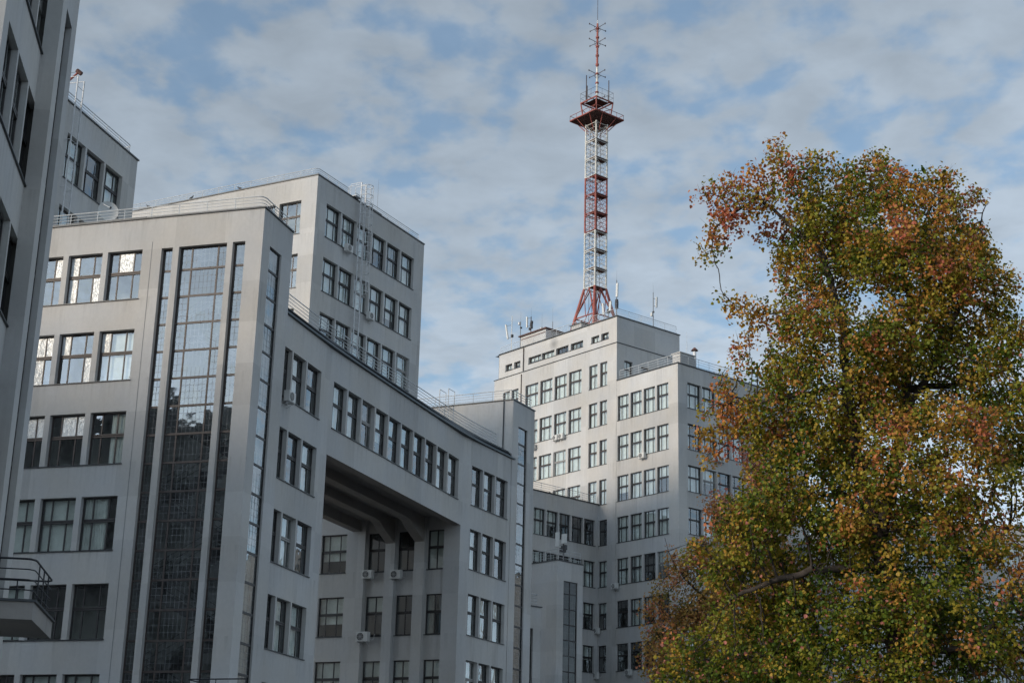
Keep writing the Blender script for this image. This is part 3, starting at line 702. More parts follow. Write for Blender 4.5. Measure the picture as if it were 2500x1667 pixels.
roof_edge(bD, [xy(EF.p(26.0, 0, 0)), xy(EF.p(8.12, 0, 0)), xy(DRf.p(8.7, 0, 0))], ZD, centroid=EF.p(16, -6, 0), over=0.09, th=0.07)
lg = MB(); EF.box(lg, 8.06, 26.72, 0.002, 0.07, 49.60, 49.66); DRf.box(lg, -0.06, 8.7, 0.002, 0.07, 49.60, 49.66); lg.build('cornice_line', 'flashing', bD)
railing(bD, [xy(EF.p(26.0, -0.2, 0)), xy(EF.p(8.35, -0.2, 0)), xy(DRf.p(8.4, -0.2, 0))], ZD + 0.05, 0.85, step=1.8)
pp = MB(); pp.tube(EF.p(22.25, 0.05, 36), EF.p(22.25, 0.05, 49.4), 0.05); pp.tube(EF.p(22.0, 0.05, 49.7), EF.p(22.0, 0.05, 52.2), 0.05); pp.build('downpipe', 'frame_brown', bD)
hut = MB(); EF.box(hut, 20.2, 24.2, -4.6, -1.4, ZD, ZD + 1.9); hut.build('roof_hut', 'plaster', bD)
hut = MB(); EF.box(hut, 20.0, 24.4, -4.8, -1.2, ZD + 1.9, ZD + 2.02); EF.box(hut, 20.25, 24.15, -1.39, -1.37, ZD + 1.5, ZD + 1.62); hut.build('roof_hut_edge', 'deck_rust', bD)
hut = MB(); EF.box(hut, 13.9, 15.4, -1.7, -0.6, ZD, ZD + 0.8); hut.build('roof_hut', 'plaster', bD)
hut = MB(); EF.box(hut, 13.75, 15.55, -1.85, -0.45, ZD + 0.8, ZD + 0.88); hut.build('roof_hut_edge', 'flashing', bD)

# ================================================================== G: low wing in the corner
g0 = at_z(1240 + 688 / 3.22, 1180 + 292 / 3.22, 32.45); GF = Face(g0, 47.0); ZG = 34.03
bG = thing('office_wing', 'lower grey wing meeting the mast tower at an inner corner', 'building', (g0.x, g0.y, 0), 'blocks of the grey office complex')
wb = MB(); o1 = bank(bG, GF, [(-8.07 + 1.64 * k, -6.58 + 1.64 * k) for k in range(5)], [32.45 - 3.9 * k for k in range(4)], blind=0.75)
GF.wall(wb, -16, 0.45, 0, ZG, o1)
bk = dirv(47 - 90) * 9; k0, k1 = GF.p(-16, 0, 0), GF.p(0.45, 0, 0)
block_rest(wb, [xy(k0), xy(k1), xy(k1 + bk), xy(k0 + bk)], 0, ZG, skip=(0, 1)); wb.build('wall', 'plaster', bG)
roof_edge(bG, [xy(k0), xy(k1)], ZG, centroid=k0.lerp(k1, .5) + bk * .5, over=0.09, th=0.07)
railing(bG, [xy(GF.p(-16, -0.2, 0)), xy(GF.p(0.2, -0.2, 0))], ZG + 0.05, 0.8, step=1.8)

# ================================================================== J: small stair tower in front of the wing
j0 = at_z(1240 + 390 / 3.22, 1180 + 600 / 3.22, 26.3); JR, JF = Face(j0, 46), Face(j0, -44); ZJ = 26.3
bJ = thing('stair_tower', 'small pale stair tower with white panel antennas on its roof', 'building', (j0.x, j0.y, 0))
wb = MB(); JR.wall(wb, 0, 3.17, 0, ZJ, [(0.80, 2.52, 2.0, 24.65)]); JF.wall(wb, 0, 9, 0, ZJ)
block_rest(wb, [xy(JF.p(0, 0, 0)), xy(JF.p(9, 0, 0)), xy(JF.p(9, -3.17, 0)), xy(JF.p(0, -3.17, 0))], 0, ZJ, skip=(0, 3)); wb.build('wall', 'plaster', bJ)
stair_window(bJ, JR, 0.80, 2.52, 2.0, 24.65, (0.5, 0.5), trans(24.65, 2.4), depth=0.12, cell=(0.5, 0.65), fmat='frame_dark', gmat='glass_dim')
rm = MB(); JR.room(rm, 0.4, 2.9, 0.5, 25.5, -0.5, 2.3); rm.build('stairwell_wall', 'concrete_dark', bJ)
roof_edge(bJ, [xy(JF.p(9, 0, 0)), xy(j0), xy(JR.p(3.17, 0, 0))], ZJ, centroid=JF.p(4, -1.5, 0), over=0.08, th=0.06)
railing(bJ, [xy(JF.p(8.5, -0.15, 0)), xy(JF.p(0.15, -0.15, 0)), xy(JR.p(3.0, -0.15, 0))], ZJ + 0.05, 0.95, step=0.8)
k0 = at_d(1240 + 262 / 3.22, 1180 + 973 / 3.22, 122); KF = Face(k0, 52); ZK = k0.z
bK = thing('stair_tower', 'low pale tower end squeezed between strip-window tower and antenna-topped stair tower', 'building', (k0.x, k0.y, 0))
wb = MB(); KF.wall(wb, -5, 0, 0, ZK, [(-2.0, -0.75, 2.0, ZK - 1.65)]); bk = dirv(52 - 90) * 3; q0, q1 = KF.p(-5, 0, 0), KF.p(0, 0, 0)
block_rest(wb, [xy(q0), xy(q1), xy(q1 + bk), xy(q0 + bk)], 0, ZK, skip=(0,)); wb.build('wall', 'plaster', bK)
stair_window(bK, KF, -2.0, -0.75, 2.0, ZK - 1.65, (1,), trans(ZK - 1.65, 2.4), depth=0.2, cell=(0.6, 0.6), fmat='frame_dark', gmat='glass_dim')
rm = MB(); KF.room(rm, -2.4, -0.4, 0.5, ZK - 1, -0.5, 2.0); rm.build('stairwell_wall', 'room', bK)
roof_edge(bK, [xy(q0), xy(q1), xy(q1 + bk)], ZK, centroid=q0.lerp(q1, .5) + bk * .5, over=0.07, th=0.06)
railing(bK, [xy(q0 + bk * .05), xy(KF.p(-0.15, -0.15, 0)), xy(q1 + bk * .9)], ZK + 0.05, 0.9)

# ================================================================== far block seen through the tree at the right edge
kx = at_d(2395, 1283, 150); FRd = 88; RF = Face(kx, FRd)
bR = thing('office_block', 'far grey block glimpsed through the tree at the right edge', 'building', (kx.x, kx.y, 0), 'blocks of the grey office complex')
wb = MB(); o1 = bank(bR, RF, [(-13.3 + 1.9 * k, -11.8 + 1.9 * k) for k in range(12)], [kx.z - 1.5 - 3.9 * k for k in range(4)], blind=0.7)
RF.wall(wb, -14, 24, 0, kx.z, o1); k0, k1 = RF.p(-14, 0, 0), RF.p(24, 0, 0); bk = dirv(FRd - 90) * 12
block_rest(wb, [xy(k0), xy(k1), xy(k1 + bk), xy(k0 + bk)], 0, kx.z, skip=(0,)); wb.build('wall', 'plaster', bR)
roof_edge(bR, [xy(k0), xy(k1)], kx.z, centroid=k0.lerp(k1, .5) + bk * .5)

# ================================================================== blocks outside the frame that the glass mirrors and that shade the court
def plain_block(name, label, o, deg, L, depth, h, cols_n, rows_n):
    F_ = Face(o, deg, True); t = thing(name, label, 'building', (o[0], o[1], 0), 'blocks of the grey office complex')
    mb = MB(); ops = [(a, a + 1.6, h - 1.5 - 3.9 * r - 2.4, h - 1.5 - 3.9 * r) for r in range(rows_n) for a in [2 + (L - 4) * i / cols_n for i in range(cols_n)]]
    F_.wall(mb, 0, L, 0, h, ops, depth=0.3)
    k0, k1 = F_.p(0, 0, 0), F_.p(L, 0, 0); bk = -F_.n * depth
    block_rest(mb, [xy(k0), xy(k1), xy(k1 + bk), xy(k0 + bk)], 0, h, skip=(0,)); mb.build('wall', 'concrete_dark', t)
    gm = MB()
    for a, b, c, d in ops: F_.box(gm, a, b, -0.34, -0.30, c, d)
    gm.build('window', 'frame_dark', t)
    return t
_n = dirv(-132); oc = Vector((-13.5, 69.5, 0)) + _n * 66; od = dirv(-132 + 90)
plain_block('office_block', 'grey block across the court behind the camera, mirrored dark in the staircase glazing', oc - od * 15, -132 + 90, 46, 14, 38.0, 12, 6)
plain_block('office_block', 'grey rear wing hidden behind the tall block, mirrored in the tower windows', (-16, 158, 0), -90, 60, 12, 41.0, 14, 6)

# ================================================================== mast on the tower
mc = at_d(1453, 706, 157); MX, MY = mc.x, mc.y; d1, d2 = dirv(HD), dirv(HD - 90)
mast = thing('lattice_mast', 'red and white lattice radio mast rising from the tower block roof', 'mast', (MX, MY, ZD))
S_ = 1.60 / 2
def mp(a, b, z): return Vector((MX, MY, 0)) + d1 * a + d2 * b + Vector((0, 0, z))
CO = [(-1, -1), (1, -1), (1, 1), (-1, 1)]
z0 = 58.15; bay = 2.07
lower = MB()
for a, b in CO: lower.tube(mp(a * S_, b * S_, z0), mp(a * 1.95, b * 1.95, ZD), 0.13, 0.17, n=8)
zm = 54.9; k_ = (z0 - zm) / (z0 - ZD); hs = S_ + (1.95 - S_) * k_
for i in range(4):
    a, b = CO[i], CO[(i + 1) % 4]
    lower.tube(mp(a[0] * hs, a[1] * hs, zm), mp(b[0] * hs, b[1] * hs, zm), 0.07)
    m_ = ((a[0] + b[0]) / 2, (a[1] + b[1]) / 2)
    lower.tube(mp(m_[0] * S_, m_[1] * S_, z0), mp(a[0] * hs, a[1] * hs, zm), 0.06); lower.tube(mp(m_[0] * S_, m_[1] * S_, z0), mp(b[0] * hs, b[1] * hs, zm), 0.06)
    lower.tube(mp(a[0] * hs, a[1] * hs, zm), mp(m_[0] * 1.95, m_[1] * 1.95, ZD), 0.06); lower.tube(mp(b[0] * hs, b[1] * hs, zm), mp(m_[0] * 1.95, m_[1] * 1.95, ZD), 0.06)
    lower.tube(mp(a[0] * S_, a[1] * S_, z0), mp(b[0] * hs * .55 + a[0] * hs * .45, b[1] * hs * .55 + a[1] * hs * .45, zm), 0.04)
lower.build('splayed_base', 'mast_red', mast)
for k in range(9):
    z = z0 + bay * k; m = 'mast_white' if k < 3 or k >= 6 else 'mast_red'
    mb = MB()
    for a, b in CO: mb.tube(mp(a * S_, b * S_, z), mp(a * S_, b * S_, z + bay), 0.095, n=8)
    for i in range(4):
        a, b = CO[i], CO[(i + 1) % 4]
        for zz, r in ((z + 0.04, 0.06), (z + 0.5, 0.022), (z + 0.95, 0.022), (z + 1.4, 0.022), (z + bay - 0.14, 0.045)):
            mb.tube(mp(a[0] * S_, a[1] * S_, zz), mp(b[0] * S_, b[1] * S_, zz), r, n=4)
        mb.tube(mp(a[0] * S_, a[1] * S_, z), mp(b[0] * S_, b[1] * S_, z + bay), 0.02, n=4); mb.tube(mp(b[0] * S_, b[1] * S_, z), mp(a[0] * S_, a[1] * S_, z + bay), 0.02, n=4)
    mb.build('lattice_bay', m, mast)
    mb = MB(); mb.box8([mp(a * S_ * 1.12, b * S_ * 1.12, z - 0.05) for a, b in ((-1, -1), (1, -1), (1, 0.1), (-1, 0.1))] + [mp(a * S_ * 1.12, b * S_ * 1.12, z + 0.0) for a, b in ((-1, -1), (1, -1), (1, 0.1), (-1, 0.1))])
    mb.build('landing', 'deck_rust', mast)
lad = MB()
for s_ in (-0.2, 0.2): lad.tube(mp(-0.3, s_, ZD), mp(-0.3, s_, z0 + 9 * bay), 0.025, n=4)
for i in range(70): zz = ZD + 0.3 + i * 0.35; lad.tube(mp(-0.3, -0.2, zz), mp(-0.3, 0.2, zz), 0.012, n=4)
for x_, y_ in ((0.3, 0.3), (0.4, -0.2), (-0.45, 0.45)): lad.tube(mp(x_, y_, ZD), mp(x_, y_, z0 + 9 * bay), 0.03, n=4)
lad.build('cable_ladder', 'mast_dark', mast)
zt_ = z0 + 9 * bay
pf = MB(); HP = 2.02
for i in range(7):
    a = -HP + 2 * HP * i / 7; pf.box8([mp(x, y, zt_ + 0.45) for x, y in ((a, -HP), (a + 2 * HP / 7 - 0.05, -HP), (a + 2 * HP / 7 - 0.05, HP), (a, HP))] + [mp(x, y, zt_ + 0.52) for x, y in ((a, -HP), (a + 2 * HP / 7 - 0.05, -HP), (a + 2 * HP / 7 - 0.05, HP), (a, HP))])
pf.build('platform_deck', 'deck_rust', mast)
pf = MB()
for i in range(4):
    a, b = CO[i], CO[(i + 1) % 4]
    for zz, r in ((zt_ + 0.48, 0.09), (zt_ + 1.05, 0.03)): pf.tube(mp(a[0] * HP, a[1] * HP, zz), mp(b[0] * HP, b[1] * HP, zz), r, n=5)
    for t in range(5): q = t / 4; pf.tube(mp(a[0] * HP * (1 - q) + b[0] * HP * q, a[1] * HP * (1 - q) + b[1] * HP * q, zt_ + .5), mp(a[0] * HP * (1 - q) + b[0] * HP * q, a[1] * HP * (1 - q) + b[1] * HP * q, zt_ + 1.05), 0.025, n=4)
    for q in (0.25, 0.75):
        m_ = (a[0] * (1 - q) + b[0] * q, a[1] * (1 - q) + b[1] * q); pf.tube(mp(m_[0] * HP * 0.97, m_[1] * HP * .97, zt_ + 0.42), mp(max(-1, min(1, m_[0])) * S_, max(-1, min(1, m_[1])) * S_, zt_ - 1.0), 0.05, n=5)
pf.build('platform_frame', 'mast_red', mast)
up_ = MB(); HU = 1.22; zu = zt_ + 2.55
for i in range(4):
    a, b = CO[i], CO[(i + 1) % 4]
    up_.tube(mp(a[0] * 1.0, a[1] * 1.0, zt_ + .5), mp(a[0] * HU, a[1] * HU, zu), 0.07); up_.tube(mp(a[0] * HU, a[1] * HU, zu), mp(b[0] * HU, b[1] * HU, zu), 0.09)
    up_.tube(mp(a[0] * 1.0, a[1] * 1.0, zt_ + 1.2), mp(b[0] * 1.0, b[1] * 1.0, zt_ + 1.2), 0.05); up_.tube(mp(a[0] * 1.0, a[1] * 1.0, zt_ + .6), mp(b[0] * 1.1, b[1] * 1.1, zt_ + 1.8), 0.04)
    up_.tube(mp(a[0] * HU, a[1] * HU, zu), mp(0, 0, zu + .1), 0.06)
up_.build('upper_cage', 'mast_red', mast)
uf = MB(); uf.box8([mp(a * 0.9, b * 0.9, zu - 0.05) for a, b in CO] + [mp(a * 0.9, b * .9, zu) for a, b in CO]); uf.build('upper_deck', 'deck_rust', mast)
cage = MB()
for i in range(4):
    a, b = CO[i], CO[(i + 1) % 4]
    for zz in (zu + .55, zu + 1.15): cage.tube(mp(a[0] * 1.25, a[1] * 1.25, zz), mp(b[0] * 1.25, b[1] * 1.25, zz), 0.016, n=4)
    for t in range(3): q = t / 3; cage.tube(mp((a[0] * (1 - q) + b[0] * q) * 1.25, (a[1] * (1 - q) + b[1] * q) * 1.25, zu), mp((a[0] * (1 - q) + b[0] * q) * 1.25, (a[1] * (1 - q) + b[1] * q) * 1.25, zu + 1.15), 0.015, n=4)
cage.build('upper_railing', 'mast_dark', mast)
for z1_, z2_, r, m in ((zu, zu + 4.3, 0.13, 'mast_white'), (zu + 4.3, 88.9, 0.12, 'mast_red'), (88.9, 89.3, 0.05, 'mast_white'), (89.3, 94.5, 0.028, 'mast_dark')):
    mb = MB(); mb.tube(mp(0, 0, z1_), mp(0, 0, z2_), r, r * 0.9, n=10); mb.build('pole', m, mast)
for zz in (88.4, 86.6, 82.8, zu + 0.35):
    mb = MB()
    for a, b in ((1, 0), (-1, 0), (0, 1), (0, -1)):
        mb.tube(mp(a * 0.1, b * 0.1, zz), mp(a * 1.25, b * 1.25, zz + 0.05), 0.032, n=5); mb.tube(mp(a * 1.2, b * 1.2, zz - 0.03), mp(a * 1.2, b * 1.2, zz + 0.12), 0.06, n=5)
        mb.tube(mp(a * 0.1, b * 0.1, zz - 0.55), mp(a * 0.5, b * 0.5, zz), 0.02, n=4)
    mb.build('dipole_cross', 'mast_dark', mast)
mb = MB()
for a, b, h_ in ((-1.0, 0.6, 3.2), (-0.6, 0.9, 2.2), (0.8, -1.0, 2.6)): mb.tube(mp(a, b, zu), mp(a, b, zu + h_), 0.05, n=6)
mb.build('whip_antenna', 'mast_dark', mast)
for zz in np.arange(zu + 1.2, 88.5, 1.1):
    mb = MB(); mb.tube(mp(0, 0, zz), mp(0, 0, zz + 0.18), 0.19, n=8); mb.build('flange', 'mast_red', mast)

# ================================================================== small things on walls and roofs
def ac_unit(face, px, py, label, w=0.0, s=1.0, group='air conditioner outdoor units'):
    u, z = face.px(px, py)
    t = thing('air_conditioner', label, 'air conditioner', face.p(u, w + 0.15, z - 0.3 * s), group)
    M = face.mat(u, w + 0.15, z - 0.3 * s); tr = lambda p: M @ Vector(p)
    s = s * 0.86; W, Dp, Hh = 0.42 * s, 0.34 * s, 0.60 * s
    mb = MB(); b = 0.03
    for (x0, x1, y0, y1, z0, z1) in ((-W, W, -Dp + 0.02, 0, 0.0, Hh), (-W + b, W - b, -Dp, -Dp + 0.02, b, Hh - b)):
        mb.box8([tr(p) for p in ((x0, y0, z0), (x1, y0, z0), (x1, y1, z0), (x0, y1, z0), (x0, y0, z1), (x1, y0, z1), (x1, y1, z1), (x0, y1, z1))])
    mb.build('casing', 'white_plastic', t)
    mb = MB(); mb.tube(tr((-0.10 * s, -Dp - 0.012, Hh / 2)), tr((-0.10 * s, -Dp + 0.002, Hh / 2)), 0.235 * s, n=16); mb.build('fan_opening', 'ac_dark', t)
    mb = MB()
    for r in (0.235, 0.16, 0.09):
        pts = [tr((-0.10 * s + r * s * math.cos(a), -Dp - 0.02, Hh / 2 + r * s * math.sin(a))) for a in np.linspace(0, 2 * math.pi, 17)]; mb.path(pts, 0.007, 4)
    for a in np.linspace(0, math.pi, 5)[:-1]:
        c_, s_ = math.cos(a) * 0.235 * s, math.sin(a) * 0.235 * s; mb.tube(tr((-0.10 * s - c_, -Dp - 0.02, Hh / 2 - s_)), tr((-0.10 * s + c_, -Dp - 0.02, Hh / 2 + s_)), 0.006, n=4)
    mb.build('fan_grille', 'white_plastic', t)
    for x in (-0.3 * s, 0.3 * s):
        mb = MB(); mb.tube(tr((x, 0.15, -0.02)), tr((x, -Dp, -0.02)), 0.018, n=4); mb.tube(tr((x, 0.15, -0.25 * s)), tr((x, -Dp * 0.8, -0.03)), 0.014, n=4)
        mb.build('bracket', 'galv', t)
    mb = MB(); pts = [tr((W, -0.1, 0.2 * s)), tr((W + 0.1, 0.02, 0.1 * s)), tr((W + 0.18, 0.13, 0.2 * s)), tr((W + 0.2, 0.15, 0.5 * s))]; mb.path(pts, 0.016); mb.build('pipe', 'white_plastic', t)
    return t
ac_unit(BR, 842.8, 607, 'air conditioner below the second top-row window of the ladder block')
ac_unit(BR, 896, 772, 'air conditioner just right of the ladder block\'s ladder, lower row')
ac_unit(F1, 694, 968, 'air conditioner at the left end of the bridge wing\'s top windows')
ac_unit(WF, 898, 1400, 'left of the two air conditioners high under the passage soffit', w=-0.30)
ac_unit(WF, 967, 1400, 'right of the two air conditioners high under the passage soffit', w=-0.30)
ac_unit(WF, 891, 1553, 'air conditioner under the middle passage windows, lowest of three there', w=-0.05, s=1.12)
ac_unit(EF, 1361.5, 1069, 'left air conditioner of the side-by-side pair on the tower front')
ac_unit(EF, 1375.5, 1065, 'right air conditioner of the side-by-side pair on the tower front')
ac_unit(EF, 1305, 1091, 'air conditioner on the tower front half hidden behind the strip-window tower end')
ac_unit(EF, 1573, 1112, 'air conditioner below the second row of windows on the corner block')
ac_unit(EF, 1506.5, 1430, 'air conditioner left of the corner block\'s windows, above the autumn tree')
ac_unit(EF, 1461, 1539, 'upper air conditioner in the inner corner between wing and tower')
ac_unit(EF, 1458.5, 1648, 'lower air conditioner in the inner corner, near the bottom of the picture', s=1.15)
ac_unit(EF, 1540, 1640, 'air conditioner at the bottom of the corner block, left one of two')
ac_unit(EF, 1604, 1631, 'air conditioner at the bottom of the corner block, right one beside the leaves')
ac_unit(ER, 1741, 1118, 'left air conditioner on the corner block\'s side, peeking from behind the tree')
ac_unit(ER, 1756, 1122, 'right air conditioner on the corner block\'s side, peeking from behind the tree')

def ladder(name, label, face, ua, ub, z0, z1, w, cage=None, post=0.03, top=1.0, mat='galv'):
    t = thing(name, label, 'ladder', face.p((ua + ub) / 2, w, z0))
    mb = MB()
    for u in (ua, ub): mb.tube(face.p(u, w, z0), face.p(u, w, z1 + top), post, n=6)
    mb.build('stile', mat, t); mb = MB(); mb.tube((0, 0, 0), (ub - ua, 0, 0), 0.014, n=4); rme = mb.mesh('rung', mat)
    for i in range(int((z1 - z0) / 0.36) + 1):
        Mr = face.mat(ua if face.right else ub, w, z0 + 0.36 * i); link('rung', rme, t, Mr)
    mb = MB()
    for u in (ua, ub): mb.path([face.p(u, w, z1 + top), face.p(u, w - 0.9, z1 + top), face.p(u, w - 0.9, z1 - 0.2)], 0.022)
    mb.tube(face.p(ua, w, z1 + top * 0.55), face.p(ub, w, z1 + top * 0.55), 0.015, n=4); mb.build('grab_rail', mat, t); mb = MB()
    z = z0 + 0.6
    while z < z1:
        for u in (ua, ub): mb = MB(); mb.tube(face.p(u, w, z), face.p(u, 0, z), 0.018, n=4); mb.build('bracket', mat, t)
        z += 2.6
    if cage:
        mb = MB(); um = (ua + ub) / 2; rr = 0.42; hz = list(np.arange(cage[0], cage[1] + 0.01, 0.72)); ang = np.linspace(-0.25 * math.pi, 1.25 * math.pi, 11)
        C_ = lambda a, z: face.p(um + rr * math.cos(a), w + 0.32 + rr * math.sin(a), z)
        for z in hz: mb.path([C_(a, z) for a in ang], 0.026, 4)
        for a in ang[2:-2:2]: mb.tube(C_(a, hz[0]), C_(a, hz[-1]), 0.022, n=4)
        mb.build('safety_cage', mat, t)
    return t
lb = ladder('wall_ladder', 'caged steel ladder running up the shaded side of the tall block', BR, 4.95, 5.55, 32.5, 46.1, 0.28, cage=(39.0, 47.3), post=0.055, top=1.1)
mb = MB(); BR.box(mb, 4.3, 5.0, -0.6, 0.3, ZB + 0.1, ZB + 0.16); mb.path([BR.p(4.95, 0.28, ZB + 1.2), BR.p(4.95, -0.8, ZB + 1.2), BR.p(4.95, -0.8, ZB)], 0.02); mb.build('landing', 'galv', lb)
ladder('wall_ladder', 'straight steel ladder on the far-left block behind the front roof', HF, -5.9, -5.28, 30.1, 38.2, 0.3, top=1.2, post=0.045)
ladder('wall_ladder', 'short steel ladder from the bridge roof up to the strip-window tower roof', CF, 4.55, 5.2, 26.7, 30.3, 0.35, top=0.95)

# roof hatches
def hatch(name, label, P0, deg, W, D_, z, h, over=0.25):
    t = thing(name, label, 'roof hatch', (P0.x, P0.y, z)); F_ = Face(P0, deg); mb = MB(); F_.box(mb, 0, W, -D_, 0, z, z + h); mb.build('kerb', 'plaster', t)
    mb = MB(); P = [F_.p(a, b, z + h + c) for a, b, c in ((-over, over, 0), (W + over, over, 0), (W + over, -D_ - over, 0.1), (-over, -D_ - over, 0.1))]; mb.box8(P + [p + Vector((0, 0, 0.07)) for p in P]); mb.build('cover', 'flashing', t); return t
hp = F3.p(-4.5, -2.2, 0); hatch('roof_hatch', 'small hatch with dark overhanging cover on the bridge roof', hp, H3, 1.3, 1.2, ZBR + 0.4, 0.75, 0.35)
hp = AF.p(7.6, -2.0, 0); hatch('roof_hatch', 'dark flat canopy behind the satellite dish on the front roof', hp, HA - 90, 1.0, 1.0, ZA, 0.62, 0.75)

# satellite dish on the front roof
u_, z_ = Face(AF.p(0, -1.1, 0), HA - 90).px(263, 517)
dc = AF.p(u_, -1.1, z_); dsh = thing('satellite_dish', 'white satellite dish behind the front roof railing', 'satellite dish', AF.p(u_, -1.1, ZA))
ax_ = (Vector((0, 0, EYE)) - dc); ax_.z = 0; ax_ = (ax_.normalized() + Vector((0.25, 0, 0.05))).normalized(); ex = ax_.orthogonal().normalized(); ey = ax_.cross(ex)
mb = MB(); rings = []
for k in range(5):
    r = 0.50 * k / 4; dpt = 0.10 * (k / 4) ** 2; rings.append([dc + ax_ * dpt + ex * (r * math.cos(a)) + ey * (r * math.sin(a)) for a in np.linspace(0, 2 * math.pi, 25)[:-1]])
for k in range(4):
    for i in range(24): mb.quad(rings[k][i], rings[k][(i + 1) % 24], rings[k + 1][(i + 1) % 24], rings[k + 1][i])
mb.build('reflector', 'white_plastic', dsh, True)
mb = MB(); mb.tube(dc - ax_ * 0.05, (dc.x, dc.y, ZA), 0.035); mb.tube(dc + ax_ * 0.05 - ey * 0.44, dc + ax_ * 0.5, 0.015); mb.build('stand', 'galv', dsh)
mb = MB(); mb.tube(dc + ax_ * 0.44, dc + ax_ * 0.56, 0.045); mb.build('receiver', 'ac_dark', dsh)

# boom with lamp head above the far-left block
pa, pb = at_d(160, 205, 80), at_d(193, 176, 80)
t = thing('boom_lamp', 'rusty red boom arm with lamp head above the far-left block', 'lamp', (pa.x, pa.y, ZH))
mb = MB(); mb.tube((pa.x - 0.4, pa.y, ZH), pa, 0.07); mb.tube(pa, pb, 0.06, 0.05); mb.build('arm', 'mast_red', t)
mb = MB(); mb.tube(pb + Vector((-0.12, 0, 0.08)), pb + Vector((0.14, 0, -0.12)), 0.12, n=8); mb.build('lamp_head', 'deck_rust', t)
mb = MB(); mb.tube(pa + Vector((-0.6, 0, 0.5)), pb, 0.008, n=4); mb.build('stay_wire', 'flashing', t)

def antenna(label, face, px, py0, py1, zbase, panels=(), boxes=(), r=0.045, rod=0.0, mat='pole_grey', name='antenna_mast'):
    """pole through the photo's column px from py0 (top) down to the roof; panels = (dx px, py top, py bottom, width, tilt px)"""
    u, z1 = face.px(px, py0); t = thing(name, label, 'antenna', face.p(u, 0, zbase))
    mb = MB(); mb.tube(face.p(u, 0, zbase), face.p(u, 0, z1), r, r * 0.8, n=6)
    if rod: mb.tube(face.p(u, 0, z1), face.p(u, 0, z1 + rod), 0.012, 0.006, n=4)
    mb.build('pole', mat, t)
    for dx, a, b, wd, tl in panels:
        ua, za = face.px(px + dx + tl, a); ub, zb_ = face.px(px + dx, b)
        mb = MB(); h = wd * 0.36; P = [face.p(uu + k * h, 0.25 + m_, zz) for uu, zz in ((ub, zb_), (ua, za)) for k, m_ in ((-1, -0.05), (1, -0.05), (1, 0.07), (-1, 0.07))]; mb.box8(P); mb.build('panel', 'white_plastic', t)
        mb = MB(); mb.tube(face.p(u, 0, zb_ + 0.15), face.p(ub, 0.22, zb_ + 0.15), 0.02, n=4); mb.tube(face.p(u, 0, za - 0.15), face.p(ua, 0.22, za - 0.15), 0.02, n=4); mb.build('mount', 'flashing', t)
    for dx, yy, sz, m in boxes:
        uu, zz = face.px(px + dx, yy); mb = MB(); sz *= 0.6; face.box(mb, uu - sz / 2, uu + sz / 2, -0.1, 0.12, zz - sz * 0.7, zz + sz * 0.7); mb.build('radio_box', m, t)
    return t
RD = Face(EF.p(0, -2.2, 0), HD - 90)
antenna('pale pole with a tilted white panel, leftmost antenna on the tower roof', RD, 1250.5, 771, 827, ZD, [(-6, 794, 829, 0.26, -5)], [(0, 820, 0.35, 'ac_dark')], r=0.05, mat='white_plastic')
antenna('grey pole with a small drum, second antenna from the left on the tower roof', RD, 1271.3, 785, 845, ZD, (), [(-3, 790, 0.34, 'galv'), (1, 800, 0.2, 'ac_dark')], rod=1.2)
antenna('dark equipment-laden pole with white panel, third antenna from the left', RD, 1296.8, 773, 806, ZD, [(-5.5, 775, 801, 0.24, 0)], [(1.5, 787, 0.36, 'ac_dark'), (0.5, 793, 0.42, 'ac_dark'), (1, 799, 0.32, 'ac_dark'), (-3, 803, 0.3, 'ac_dark')], r=0.06, mat='mast_dark', rod=1.0)
antenna('short pole with white box behind the tower roof hut', RD, 1323.2, 797, 815, ZD, [(2.5, 801, 814, 0.3, 0)], (), rod=1.6)
antenna('thin lightning rod left of the mast on the tower roof', RD, 1349.4, 785, 822, ZD, rod=1.6, r=0.04)
RD2 = Face(EF.p(0, -1.0, 0), HD - 90)
antenna('antenna pole with tall white panel at the tower roof corner, right of the mast', RD2, 1505.7, 684, 766, ZD, [(5, 693, 726, 0.34, 1)], [(0, 735, 0.4, 'ac_dark'), (0, 750, 0.45, 'ac_dark'), (0, 741, 0.5, 'ac_dark')], r=0.05, rod=1.0)
antenna('leaning white panel pair at the foot of the mast', RD2, 1486, 738, 768, ZD, [(8, 737, 761, 0.36, 1.5), (-7.5, 742, 769, 0.3, -2)], [(0, 760, 0.5, 'ac_dark')], r=0.04)
RD3 = Face(DRf.p(0, -0.8, 0), HD)
antenna('slim pole with white panel on the right side of the tower roof', RD3, 1594.7, 714, 795, ZD, [(3.5, 727, 752, 0.26, 0.8)], [(-3, 768, 0.4, 'white_plastic'), (0, 762, 0.2, 'ac_dark')], r=0.045, rod=0.9)
antenna('thin lightning rod on the roof of the ladder block', Face(BR.p(0, -1.2, 0), HB), 923, 470, 506, ZB, rod=1.0, r=0.014, name='lightning_rod')
JT = Face(JF.p(0, -0.9, 0), -44)
antenna('cluster of white panel antennas on the small stair tower', JT, 1376, 1318, 1352, ZJ, [(-10, 1300, 1335, 0.55, 0), (6, 1304, 1327, 0.75, 1)], [(0, 1340, 0.7, 'ac_dark'), (4, 1336, 0.5, 'ac_dark'), (-5, 1343, 0.5, 'ac_dark')], r=0.07, mat='mast_dark')
antenna('aerial sticking up above the far right block behind the leaves', Face(RF.p(0, -1.5, 0), FRd), 2479, 1212, 1270, kx.z, [(-3, 1216, 1240, 0.3, 0)], r=0.05)
